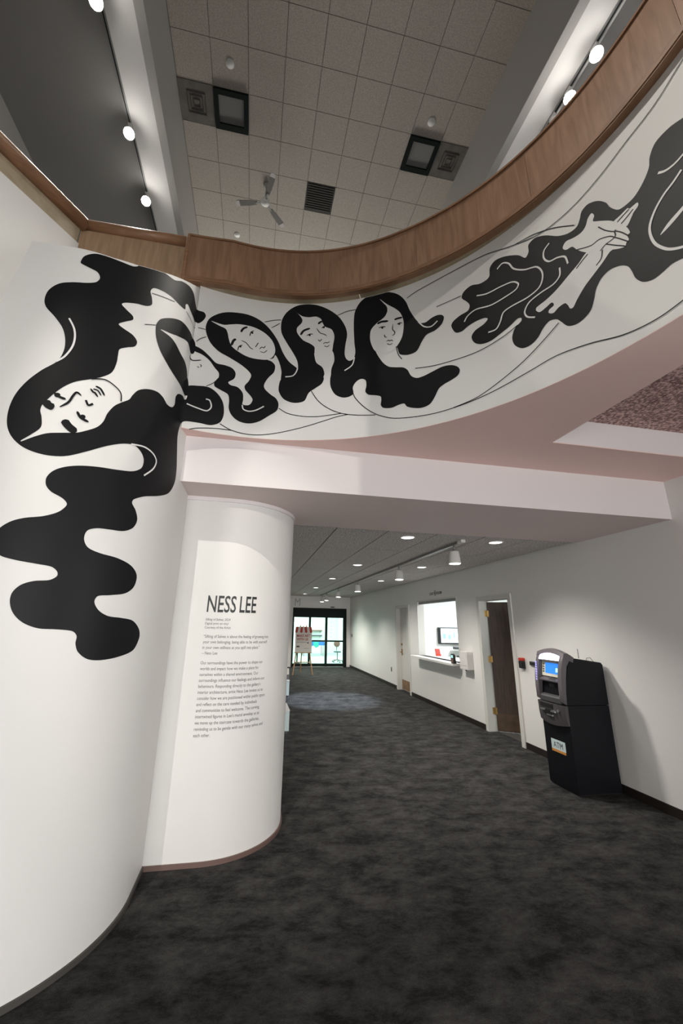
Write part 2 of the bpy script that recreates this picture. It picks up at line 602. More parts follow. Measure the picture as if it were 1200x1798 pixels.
td = tile_data('ceiling_tile', 0.602, 0.602, 'tile_recess_pinklit')
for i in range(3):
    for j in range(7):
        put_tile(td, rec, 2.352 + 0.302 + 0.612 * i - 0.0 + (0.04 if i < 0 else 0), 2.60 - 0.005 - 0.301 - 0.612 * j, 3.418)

# --- corridor ceiling
cc = struct_empty('ceiling_corridor')
struct('ceiling_grid', box(0.30, XR, YB1, Y_END, Z_COR + 0.008, Z_COR + 0.05), 'grid_dark', cc)
td2 = tile_data('ceiling_tile', 0.618, 1.238, 'tile_corridor')
td3 = tile_data('ceiling_tile', 0.596, 1.238, 'tile_corridor')
for i in range(6):
    x = 0.28 + 0.635 * i + 0.3175
    for j in range(10):
        y = YB1 + 0.012 + 1.252 * j + 0.617
        put_tile(td3 if i == 5 else td2, cc, x - (0.018 if i == 5 else 0), y, Z_COR + 0.004)

# --- right wall with two doorways and the ticket window
W0, W1 = XR, XR + 0.15
OPEN = [(-3.6, 0.4, 0.55, 2.75), (5.93, 6.83, 0.0, 2.17), (7.66, 9.68, 1.0, 2.28), (10.30, 11.22, 0.0, 2.17)]
bm = bmesh.new()
y = -5.4
for (a, b, z0, z1) in OPEN:
    bm_box(bm, W0, W1, y, a, 0, 3.46)
    bm_box(bm, W0, W1, a, b, z1, 3.46)
    if z0 > 0:
        bm_box(bm, W0, W1, a, b, 0, z0)
    y = b
bm_box(bm, W0, W1, y, Y_END + 0.1, 0, 3.46)
struct('wall_right', bm, 'white_paint')
bb = struct_empty('baseboard_right')
for a, b in ((-5.4, 5.86), (6.90, 10.23), (11.29, Y_END)):
    struct('baseboard_run', box(XR - 0.012, XR, a, b, 0, 0.088, 0.003), 'base_dark', bb)

# --- end wall around the sliding doors
bm = bmesh.new()
bm_box(bm, 0.3, 1.66, Y_END, Y_END + 0.1, 0, Z_COR)
bm_box(bm, 3.93, XR + 0.1, Y_END, Y_END + 0.1, 0, Z_COR)
bm_box(bm, 1.66, 3.93, Y_END, Y_END + 0.1, 2.31, Z_COR)
struct('wall_end', bm, 'white_paint')

# --- ticket office behind the right wall
struct('floor_office', box(W1, 8.0, 4.9, 10.3, -0.1, 0.0), 'base_grey')
bm = bmesh.new()
bm_box(bm, W1, 8.0, 10.26, 10.4, 0, 2.8)
bm_box(bm, 8.0, 8.1, 4.9, 10.4, 0, 2.8)
bm_box(bm, W1, 8.0, 4.8, 4.9, 0, 2.8)
struct('wall_office', bm, 'vest_wall')
struct('ceiling_office', box(W1, 8.1, 4.8, 10.4, 2.8, 2.85), 'vest_wall')

# --- vestibule beyond the sliding doors
struct('floor_vestibule', box(0.2, 5.6, Y_END + 0.08, 24.6, -0.1, 0.0), 'vest_floor')
bm = bmesh.new()
bm_box(bm, 5.05, 5.15, Y_END + 0.1, 24.6, 0, 3.0)
bm_box(bm, 0.2, 0.3, Y_END + 0.1, 24.6, 0, 3.0)
bm_box(bm, 0.2, 5.15, 24.5, 24.6, 0, 3.0)
struct('wall_vestibule', bm, 'vest_wall')
struct('ceiling_vestibule', box(0.2, 5.15, Y_END + 0.1, 24.6, 2.95, 3.0), 'vest_wall')

# --- upper storey: gallery walls, dropped bulkheads, tiled ceiling
up = struct_empty('ceiling_atrium', (0, 0, Z_UP))
def at_up(o):
    o.location = Vector(o.location) - Vector((0, 0, Z_UP))
    return o
at_up(struct('ceiling_grid', box(-2.0, 3.54, -5.4, 12.3, Z_UP + 0.008, Z_UP + 0.05), 'grid_light', up))
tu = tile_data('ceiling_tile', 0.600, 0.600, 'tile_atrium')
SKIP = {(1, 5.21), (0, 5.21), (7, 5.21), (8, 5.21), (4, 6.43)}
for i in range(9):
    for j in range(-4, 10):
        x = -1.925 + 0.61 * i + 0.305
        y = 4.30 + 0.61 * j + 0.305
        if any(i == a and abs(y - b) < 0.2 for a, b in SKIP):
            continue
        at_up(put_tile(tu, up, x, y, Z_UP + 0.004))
struct('trim_atrium_left', box(-2.06, -1.93, -5.4, 12.3, 9.35, Z_UP + 0.02), 'bulkhead_face')
struct('trim_atrium_right', box(3.53, 3.66, -5.4, 12.3, 9.33, Z_UP + 0.02), 'bulkhead_face')
struct('ceiling_bulkhead_left', box(-2.50, -2.061, -5.4, 12.3, 9.35, 9.47), 'bulkhead_paint')
struct('ceiling_bulkhead_right', box(3.661, 4.10, -5.4, 12.3, 9.33, 9.45), 'bulkhead_paint')
struct('ceiling_gallery_left', box(-4.35, -2.501, -5.4, 12.3, 9.40, 9.52), 'gallery_grey')  # grey stands in for weaker light beyond the lit bulkhead strip
struct('ceiling_gallery_right', box(4.101, 7.5, -5.4, 12.3, 9.40, 9.52), 'gallery_grey')
struct('wall_gallery_left', box(-4.45, -4.35, -5.4, 12.3, 0.0, 9.52), 'gallery_grey')
struct('wall_gallery_right', box(7.5, 7.6, -5.4, 12.3, 3.5, 9.52), 'gallery_grey')
struct('wall_gallery_end', box(-4.45, 7.6, 12.3, 12.4, 3.5, Z_UP + 0.1), 'gallery_grey')
struct('floor_gallery', box(-0.66, 7.5, 3.25, 12.3, 4.15, 4.25), 'carpet')

# --- rear of the lobby: glazed entrance added for light below, solid wall above
bm = bmesh.new()
bm_box(bm, -4.45, 7.6, -5.5, -5.4, 2.5, Z_UP + 0.1)
bm_box(bm, -4.45, -2.5, -5.5, -5.4, 0.0, 2.5)
struct('wall_rear', bm, 'white_paint')
def glazing(name, axis, at, a0, a1, z0, z1, n, loc):
    w = struct_empty(name, loc)
    bm = bmesh.new()
    step = (a1 - a0) / n
    for i in range(n + 1):
        c = a0 + step * i
        q = (c - 0.03, c + 0.03, at - 0.04, at + 0.04) if axis == 'x' else (at - 0.04, at + 0.04, c - 0.03, c + 0.03)
        bm_box(bm, *q, z0, z1)
    for z in (z0, z1 - 0.06):
        q = (a0, a1, at - 0.035, at + 0.035) if axis == 'x' else (at - 0.035, at + 0.035, a0, a1)
        bm_box(bm, *q, z, z + 0.06)
    o = struct('window_frame', bm, 'frame_black', w)
    o.location = -Vector(loc)
    for i in range(n):
        c0, c1 = a0 + step * i + 0.03, a0 + step * (i + 1) - 0.03
        q = (c0, c1, at - 0.005, at + 0.005) if axis == 'x' else (at - 0.005, at + 0.005, c0, c1)
        o = struct('pane', box(*q, z0 + 0.06, z1 - 0.06), 'clear_glass', w)
        o.location = -Vector(loc)
glazing('added_window_2', 'x', -5.45, -2.5, XR, 0.0, 2.5, 5, (0.8, -5.45, 0))  # unseen entrance glazing, added to let fill light in
glazing('added_window_3', 'y', XR + 0.075, -3.6, 0.4, 0.55, 2.75, 4, (XR, -1.6, 0.55))  # unseen side window, added for light on the mural wall

# --- guard wall on the far side of the stair
gx0, gy0, gx1, gy1 = -1.70, 3.01, -2.66, 1.50
struct('wall_stair_guard', ribbon([(gx0, gy0), (gx1, gy1)], 2.0, 4.816, -0.12), 'white_paint')
struct('wall_stair_back', box(-4.35, -0.66, 3.60, 3.70, 0.0, 4.3), 'white_paint')

# --- doors and window
def door_frame(parent, a, b, z1, name='door_frame'):
    bm = bmesh.new()
    w = 0.06
    for (p, q) in ((a - w, a + 0.02), (b - 0.02, b + w)):
        bm_box(bm, XR - 0.02, W1 + 0.02, p, q, 0, z1 + w)
    bm_box(bm, XR - 0.02, W1 + 0.02, a + 0.02, b - 0.02, z1 - 0.02, z1 + w)
    return struct(name, bm, 'door_white', parent)

d1 = struct_empty('door_1', (XR, 6.38, 0))
def rel(o, root):
    o.location = Vector(o.location) - root.location
    return o
rel(door_frame(d1, 5.93, 6.83, 2.17), d1)
# leaf swung into the office
leaf = obj('door_leaf', box(0.012, 0.87, -0.022, 0.022, 0.012, 2.135, 0.003), 'door_brown', d1)
leaf.location = Vector((XR + 0.135, 6.815, 0)) - d1.location
leaf.rotation_euler = (0, 0, math.radians(-33))
k = obj('kick_plate', box(0.025, 0.85, -0.026, 0.0265, 0.03, 0.28), 'kick_dark', leaf)
for hz in (0.32, 1.15, 1.93):
    bm = bm_tube(bmesh.new(), [(-0.012, -0.03, hz - 0.055), (-0.012, -0.03, hz + 0.055)], 0.009, 8)
    bm_box(bm, -0.012, 0.03, -0.028, -0.0225, hz - 0.052, hz + 0.052)
    bm_box(bm, -0.06, -0.012, -0.034, -0.029, hz - 0.052, hz + 0.052)
    obj('hinge', bm, 'brass', leaf)
bm = bm_tube(bmesh.new(), [(0.80, -0.022, 1.0), (0.80, -0.07, 1.0), (0.69, -0.07, 1.0)], 0.009, 8)
obj('door_handle', bm, 'brass', leaf)

d2 = struct_empty('door_2', (XR, 10.76, 0))
rel(door_frame(d2, 10.30, 11.22, 2.17), d2)
l2 = rel(obj('door_leaf', box(XR + 0.10, XR + 0.14, 10.32, 11.20, 0.012, 2.15, 0.003), 'door_white', d2), d2)
rel(obj('kick_plate', box(XR + 0.094, XR + 0.10, 10.36, 11.16, 0.03, 0.27), 'kick_wood', d2), d2)
bm = bm_tube(bmesh.new(), [(XR + 0.10, 11.10, 0.98), (XR + 0.045, 11.10, 0.98), (XR + 0.045, 10.97, 0.98)], 0.011, 8)
bm_box(bm, XR + 0.088, XR + 0.10, 11.07, 11.13, 0.90, 1.06)
rel(obj('door_handle', bm, 'brass', d2), d2)
rel(obj('dead_bolt', tube([(XR + 0.10, 11.10, 1.18), (XR + 0.075, 11.10, 1.18)], 0.028, 14), 'brass', d2), d2)

w1 = struct_empty('window_1', (XR, 8.67, 1.0))
bm = bmesh.new()
bm_box(bm, XR - 0.012, W1 + 0.012, 7.645, 7.675, 1.0, 2.29)
bm_box(bm, XR - 0.012, W1 + 0.012, 9.665, 9.695, 1.0, 2.29)
bm_box(bm, XR - 0.012, W1 + 0.012, 7.675, 9.665, 2.265, 2.295)
rel(struct('window_frame', bm, 'door_white', w1), w1)
rel(struct('window_sill', box(XR - 0.21, W1 + 0.35, 7.60, 9.74, 0.955, 1.0, 0.004), 'white_paint', w1), w1)
rel(struct('shutter_rail', box(XR + 0.03, XR + 0.11, 7.675, 9.665, 2.205, 2.265), 'track_metal', w1), w1)

# sliding entrance doors at the end of the corridor
d3 = struct_empty('door_3', (2.8, Y_END, 0))
def fr(name, x0, x1, z0, z1, y0=Y_END - 0.03, y1=Y_END + 0.07, m='frame_black'):
    return rel(struct(name, box(x0, x1, y0, y1, z0, z1, 0.004), m, d3), d3)
fr('door_header', 1.66, 3.93, 1.93, 2.31)
fr('door_post', 1.66, 1.72, 0, 1.93)
fr('door_post', 2.34, 2.42, 0, 1.93)
fr('door_post', 3.03, 3.12, 0, 1.93)
fr('door_post', 3.79, 3.93, 0, 1.93)
fr('bottom_rail', 1.72, 2.34, 0.0, 0.13)
fr('bottom_rail', 2.42, 3.03, 0.02, 0.13)
fr('bottom_rail', 3.12, 3.79, 0.02, 0.13)
fr('middle_rail', 2.42, 3.03, 0.97, 1.03)
fr('middle_rail', 3.12, 3.79, 0.97, 1.03)
fr('threshold', 1.72, 3.79, 0.0, 0.018, Y_END - 0.10, Y_END - 0.03, 'steel')
for (x0, x1, z0, z1) in ((1.72, 2.34, 0.13, 1.93), (2.42, 3.03, 0.13, 0.97), (2.42, 3.03, 1.03, 1.93), (3.12, 3.79, 0.13, 0.97), (3.12, 3.79, 1.03, 1.93)):
    fr('pane', x0 + 0.001, x1 - 0.001, z0 + 0.001, z1 - 0.001, Y_END + 0.015, Y_END + 0.025, 'pane_glass')
fr('motion_sensor', 3.24, 3.40, 2.345, 2.385, Y_END - 0.05, Y_END - 0.001, 'black_plastic')

# ================================================================== THE MURAL
from mathutils.geometry import delaunay_2d_cdt
MURAL_SHAPES = [
    ('hair_shape', 'ink', 0, [(-0.95,4.003),(-0.937,4.059),(-0.884,4.11),(-0.818,4.129),(-0.723,4.144),(-0.649,4.161),(-0.618,4.186),(-0.609,4.21),(-0.522,4.255),(-0.415,4.298),(-0.324,4.318),(-0.247,4.378),(-0.151,4.419),(-0.087,4.413),(-0.035,4.352),(0.009,4.315),(0.057,4.313),(0.077,4.28),(0.058,4.223),(0.023,4.184),(-0.011,4.193),(-0.091,4.219),(-0.142,4.241),(-0.17,4.215),(-0.169,4.168),(-0.251,4.15),(-0.335,4.149),(-0.422,4.126),(-0.482,4.096),(-0.501,4.05),(-0.483,4.004),(-0.475,3.95),(-0.513,3.908),(-0.579,3.878),(-0.651,3.835),(-0.67,3.809),(-0.631,3.784),(-0.589,3.764),(-0.584,3.735),(-0.629,3.689),(-0.665,3.646),(-0.632,3.631),(-0.566,3.618),(-0.531,3.586),(-0.54,3.54),(-0.587,3.503),(-0.63,3.462),(-0.633,3.415),(-0.632,3.356),(-0.648,3.273),(-0.696,3.214),(-0.754,3.17),(-0.829,3.121),(-0.88,3.069),(-0.919,3.01),(-0.948,2.956),(-0.965,2.919),(-0.969,2.88),(-0.954,2.834),(-0.947,2.773),(-0.983,2.718),(-1.024,2.671),(-1.021,2.665),(-0.967,2.707),(-0.909,2.743),(-0.837,2.766),(-0.773,2.786),(-0.727,2.814),(-0.671,2.86),(-0.642,2.912),(-0.629,2.972),(-0.599,3.04),(-0.559,3.087),(-0.515,3.131),(-0.496,3.177),(-0.463,3.232),(-0.396,3.278),(-0.317,3.301),(-0.259,3.288),(-0.212,3.259),(-0.157,3.266),(-0.129,3.308),(-0.13,3.374),(-0.1,3.418),(-0.037,3.44),(0.004,3.428),(0.013,3.475),(0.007,3.553),(0.079,3.578),(0.17,3.587),(0.244,3.546),(0.297,3.469),(0.314,3.365),(0.291,3.282),(0.22,3.243),(0.13,3.245),(0.014,3.233),(-0.02,3.169),(-0.03,3.082),(0.002,2.935),(0.026,2.833),(0.025,2.723),(-0.041,2.616),(-0.151,2.555),(-0.291,2.506),(-0.367,2.463),(-0.376,2.435),(-0.34,2.392),(-0.318,2.333),(-0.34,2.276),(-0.403,2.24),(-0.488,2.232),(-0.565,2.225),(-0.614,2.201),(-0.622,2.148),(-0.592,2.102),(-0.519,2.079),(-0.411,2.065),(-0.309,2.032),(-0.253,1.977),(-0.262,1.903),(-0.319,1.857),(-0.419,1.838),(-0.491,1.828),(-0.505,1.794),(-0.472,1.747),(-0.409,1.716),(-0.318,1.707),(-0.227,1.691),(-0.161,1.638),(-0.148,1.585),(-0.189,1.512),(-0.301,1.479),(-0.41,1.468),(-0.487,1.478),(-0.544,1.518),(-0.565,1.564),(-0.566,1.604),(-0.593,1.63),(-0.667,1.639),(-0.753,1.644),(-0.824,1.672),(-0.873,1.718),(-0.898,1.775),(-0.897,1.824),(-0.868,1.865),(-0.815,1.889),(-0.749,1.899),(-0.718,1.923),(-0.722,1.949),(-0.753,1.972),(-0.832,1.982),(-0.917,1.993),(-0.987,2.012),(-1.014,2.055),(-1.029,2.116),(-1.017,2.158),(-0.975,2.2),(-0.92,2.226),(-0.838,2.249),(-0.773,2.286),(-0.742,2.335),(-0.768,2.367),(-0.828,2.395),(-0.859,2.429),(-0.865,2.475),(-0.841,2.521),(-0.792,2.557),(-0.719,2.585),(-0.619,2.606),(-0.507,2.623),(-0.407,2.648),(-0.349,2.693),(-0.341,2.752),(-0.367,2.797),(-0.416,2.826),(-0.451,2.826),(-0.512,2.805),(-0.599,2.755),(-0.705,2.68),(-0.803,2.623),(-0.903,2.608),(-0.998,2.629),(-1.067,2.681),(-1.107,2.753),(-1.12,2.848),(-1.108,2.95),(-1.07,3.047),(-1.011,3.141),(-0.947,3.222),(-0.926,3.305),(-0.932,3.388),(-0.959,3.464),(-1.012,3.531),(-1.069,3.586),(-1.089,3.639),(-1.082,3.715),(-1.037,3.784),(-0.969,3.824),(-0.898,3.853),(-0.843,3.888),(-0.825,3.934),(-0.845,3.971),(-0.897,3.982),(-0.943,3.991)]),
    ('hair_shape', 'ink', 0, [(-0.414,3.767),(-0.415,3.825),(-0.384,3.893),(-0.285,3.979),(-0.181,4.035),(-0.064,4.04),(0.005,4.007),(0.028,3.919),(0.006,3.864),(-0.069,3.923),(-0.199,3.878),(-0.281,3.84),(-0.377,3.803),(-0.275,3.809),(-0.218,3.795),(-0.149,3.759),(-0.069,3.729),(-0.02,3.673),(0.012,3.563),(0.01,3.465),(-0.091,3.501),(-0.226,3.547),(-0.338,3.62),(-0.394,3.697)]),
    ('hair_shape', 'ink', 0, [(0.098,4.107),(0.087,4.178),(0.107,4.26),(0.162,4.325),(0.232,4.371),(0.318,4.395),(0.432,4.4),(0.537,4.365),(0.633,4.285),(0.717,4.163),(0.775,4.031),(0.831,3.944),(0.903,3.88),(0.917,3.843),(0.882,3.792),(0.814,3.76),(0.771,3.75),(0.77,3.837),(0.742,3.939),(0.707,4.003),(0.69,3.968),(0.641,3.948),(0.679,3.933),(0.711,3.892),(0.704,3.825),(0.658,3.763),(0.628,3.695),(0.634,3.653),(0.686,3.602),(0.738,3.564),(0.762,3.509),(0.75,3.447),(0.687,3.394),(0.607,3.333),(0.526,3.305),(0.443,3.314),(0.381,3.358),(0.349,3.42),(0.345,3.501),(0.329,3.553),(0.268,3.582),(0.219,3.605),(0.21,3.638),(0.239,3.693),(0.238,3.742),(0.202,3.783),(0.148,3.847),(0.085,3.885),(0.026,3.898),(0.01,3.924),(0.014,3.951),(0.08,3.934),(0.144,3.888),(0.208,3.834),(0.28,3.83),(0.342,3.815),(0.376,3.772),(0.369,3.714),(0.324,3.67),(0.344,3.646),(0.405,3.636),(0.451,3.587),(0.46,3.52),(0.459,3.478),(0.513,3.479),(0.539,3.53),(0.518,3.569),(0.472,3.619),(0.463,3.659),(0.495,3.714),(0.509,3.773),(0.475,3.818),(0.411,3.865),(0.309,3.916),(0.221,3.953),(0.143,4.019)]),
    ('hair_shape', 'ink', 0, [(0.741,4.321),(0.75,4.401),(0.792,4.484),(0.868,4.55),(0.961,4.574),(1.069,4.56),(1.177,4.503),(1.272,4.412),(1.332,4.301),(1.352,4.205),(1.338,4.101),(1.331,4.012),(1.341,3.959),(1.373,3.925),(1.411,3.941),(1.427,4.005),(1.42,4.088),(1.417,4.133),(1.413,4.241),(1.413,4.334),(1.423,4.441),(1.47,4.535),(1.536,4.582),(1.629,4.596),(1.734,4.573),(1.823,4.511),(1.883,4.417),(1.917,4.306),(1.962,4.198),(1.997,4.144),(2.045,4.128),(2.094,4.148),(2.142,4.154),(2.183,4.138),(2.199,4.105),(2.178,4.053),(2.122,4.016),(2.051,4.005),(2.006,3.952),(1.961,3.879),(1.9,3.865),(1.84,3.88),(1.813,3.899),(1.788,3.978),(1.732,3.951),(1.67,3.949),(1.608,3.983),(1.662,3.862),(1.716,3.8),(1.776,3.777),(1.842,3.756),(1.877,3.721),(1.904,3.659),(1.95,3.625),(2.009,3.626),(2.079,3.642),(2.159,3.657),(2.226,3.644),(2.274,3.611),(2.29,3.573),(2.274,3.536),(2.229,3.516),(2.161,3.497),(2.12,3.473),(2.083,3.409),(2.041,3.359),(1.972,3.346),(1.905,3.364),(1.859,3.388),(1.837,3.419),(1.79,3.417),(1.731,3.403),(1.666,3.416),(1.644,3.447),(1.649,3.492),(1.644,3.527),(1.602,3.546),(1.541,3.563),(1.514,3.598),(1.523,3.652),(1.517,3.706),(1.48,3.726),(1.437,3.707),(1.406,3.656),(1.41,3.592),(1.369,3.566),(1.313,3.566),(1.251,3.602),(1.212,3.676),(1.205,3.748),(1.215,3.862),(1.239,3.948),(1.219,4.025),(1.224,4.115),(1.212,4.048),(1.174,4.017),(1.11,4.018),(1.064,4.038),(1.063,3.99),(1.08,3.93),(1.132,3.883),(1.153,3.809),(1.136,3.723),(1.081,3.676),(1.02,3.628),(0.985,3.551),(0.924,3.53),(0.862,3.535),(0.799,3.567),(0.758,3.635),(0.755,3.692),(0.771,3.758),(0.826,3.775),(0.887,3.806),(0.913,3.858),(0.907,3.946),(0.865,4.035),(0.795,4.154),(0.751,4.243)]),
    ('hair_shape', 'ink', 0, [(2.252,3.993),(2.268,4.029),(2.323,4.056),(2.391,4.068),(2.407,4.108),(2.389,4.153),(2.352,4.212),(2.372,4.261),(2.433,4.283),(2.505,4.255),(2.572,4.268),(2.587,4.347),(2.632,4.383),(2.709,4.36),(2.795,4.296),(2.841,4.232),(2.867,4.261),(2.874,4.321),(2.921,4.337),(2.988,4.295),(3.062,4.214),(3.124,4.172),(3.177,4.168),(3.202,4.202),(3.222,4.249),(3.263,4.261),(3.315,4.224),(3.354,4.162),(3.369,4.107),(3.405,4.043),(3.446,4.029),(3.493,4.033),(3.545,4.07),(3.585,4.122),(3.602,4.182),(3.641,4.23),(3.708,4.23),(3.771,4.199),(3.851,4.147),(3.954,4.015),(4.031,3.798),(4.038,3.552),(3.986,3.38),(3.879,3.335),(3.763,3.377),(3.683,3.434),(3.616,3.46),(3.572,3.473),(3.532,3.467),(3.482,3.463),(3.437,3.489),(3.409,3.54),(3.399,3.601),(3.386,3.646),(3.353,3.683),(3.3,3.705),(3.251,3.69),(3.214,3.646),(3.193,3.588),(3.167,3.533),(3.126,3.504),(3.076,3.496),(3.029,3.517),(2.998,3.568),(2.972,3.609),(2.928,3.627),(2.884,3.6),(2.844,3.552),(2.792,3.526),(2.738,3.534),(2.693,3.585),(2.682,3.653),(2.708,3.716),(2.755,3.746),(2.758,3.771),(2.73,3.781),(2.675,3.754),(2.598,3.729),(2.535,3.711),(2.466,3.72),(2.415,3.76),(2.399,3.821),(2.431,3.861),(2.496,3.88),(2.53,3.907),(2.509,3.93),(2.446,3.938),(2.38,3.927),(2.329,3.905),(2.28,3.92)]),
    ('face_shape', 'print_white', 1, [(0.127,4.244),(0.232,4.236),(0.292,4.256),(0.353,4.275),(0.422,4.28),(0.505,4.27),(0.598,4.226),(0.666,4.158),(0.698,4.085),(0.702,4.025),(0.679,3.975),(0.641,3.948),(0.566,3.942),(0.478,3.95),(0.401,3.98),(0.324,4.03),(0.294,4.09),(0.275,4.16),(0.253,4.2),(0.19,4.219)]),
    ('face_shape', 'print_white', 1, [(0.844,4.507),(0.926,4.441),(0.993,4.425),(1.059,4.431),(1.106,4.404),(1.121,4.364),(1.148,4.314),(1.208,4.278),(1.235,4.205),(1.226,4.114),(1.215,4.043),(1.174,4.011),(1.11,4.012),(1.062,4.032),(1.056,4.096),(1.016,4.135),(0.949,4.174),(0.894,4.251),(0.889,4.305),(0.929,4.361),(0.934,4.401),(0.899,4.457)]),
    ('neck_shape', 'print_white', 1, [(1.061,4.041),(1.135,4.019),(1.215,4.048),(1.239,3.956),(1.215,3.862),(1.204,3.769),(1.147,3.773),(1.155,3.823),(1.132,3.883),(1.08,3.93),(1.063,3.982)]),
    ('face_shape', 'print_white', 1, [(1.654,4.521),(1.718,4.444),(1.793,4.368),(1.835,4.307),(1.858,4.224),(1.858,4.151),(1.84,4.055),(1.794,3.98),(1.744,3.945),(1.67,3.943),(1.605,3.981),(1.571,4.058),(1.559,4.135),(1.572,4.214),(1.624,4.269),(1.689,4.311),(1.718,4.363),(1.715,4.418),(1.686,4.467)]),
    ('hand_shape', 'print_white', 1, [(3.079,4.095),(3.104,4.123),(3.154,4.105),(3.199,4.1),(3.228,4.12),(3.247,4.159),(3.271,4.174),(3.283,4.143),(3.271,4.111),(3.303,4.075),(3.354,4.018),(3.39,3.959),(3.424,3.889),(3.434,3.838),(3.419,3.831),(3.421,3.8),(3.406,3.793),(3.398,3.776),(3.362,3.796),(3.27,3.876),(3.205,3.931),(3.158,3.999),(3.133,4.05),(3.095,4.062)]),
    ('finger_shape', 'print_white', 1, [(3.37,3.988),(3.408,3.994),(3.449,3.999),(3.458,3.985),(3.474,3.983),(3.499,3.979),(3.499,3.956),(3.472,3.94),(3.462,3.928),(3.424,3.893)]),
    ('arm_shape', 'print_white', 1, [(3.208,3.933),(3.149,3.898),(3.079,3.863),(3.008,3.824),(2.937,3.797),(2.866,3.782),(2.859,3.761),(2.88,3.733),(2.922,3.74),(2.96,3.75),(2.97,3.721),(2.938,3.708),(2.933,3.687),(2.96,3.667),(2.995,3.684),(3.034,3.686),(3.05,3.658),(3.058,3.627),(3.076,3.621),(3.107,3.66),(3.158,3.711),(3.219,3.751),(3.279,3.788),(3.319,3.817),(3.345,3.819),(3.272,3.887)]),
    ('highlight_shape', 'print_white', 1, [(3.556,3.677),(3.6,3.709),(3.671,3.73),(3.732,3.753),(3.724,3.736),(3.672,3.709),(3.605,3.685)]),
    ('pupil', 'ink', 2, [(1.68,4.202),(1.677,4.195),(1.67,4.194),(1.664,4.199),(1.661,4.207),(1.664,4.214),(1.671,4.216),(1.677,4.211)]),
    ('pupil', 'ink', 2, [(1.83,4.194),(1.827,4.188),(1.82,4.187),(1.814,4.192),(1.812,4.201),(1.815,4.207),(1.821,4.208),(1.827,4.203)]),
    ('pupil', 'ink', 2, [(1.018,4.226),(1.016,4.218),(1.009,4.215),(1.002,4.218),(0.999,4.226),(1.002,4.234),(1.008,4.237),(1.015,4.234)]),
    ('pupil', 'ink', 2, [(1.146,4.305),(1.143,4.297),(1.137,4.295),(1.13,4.298),(1.127,4.307),(1.13,4.314),(1.136,4.317),(1.143,4.313)]),
    ('pupil', 'ink', 2, [(0.405,4.047),(0.403,4.039),(0.397,4.034),(0.391,4.036),(0.388,4.043),(0.39,4.051),(0.395,4.055),(0.402,4.053)]),
    ('pupil', 'ink', 2, [(0.498,4.21),(0.496,4.202),(0.49,4.198),(0.483,4.2),(0.48,4.207),(0.482,4.215),(0.488,4.219),(0.495,4.217)]),
    ('pupil', 'ink', 2, [(-0.89,3.004),(-0.891,2.994),(-0.897,2.986),(-0.906,2.983),(-0.915,2.986),(-0.919,2.994),(-0.918,3.004),(-0.911,3.012),(-0.902,3.014),(-0.894,3.011)]),
    ('pupil', 'ink', 2, [(-0.742,2.904),(-0.743,2.894),(-0.75,2.886),(-0.76,2.882),(-0.768,2.885),(-0.773,2.893),(-0.771,2.903),(-0.764,2.911),(-0.755,2.914),(-0.746,2.912)]),
]
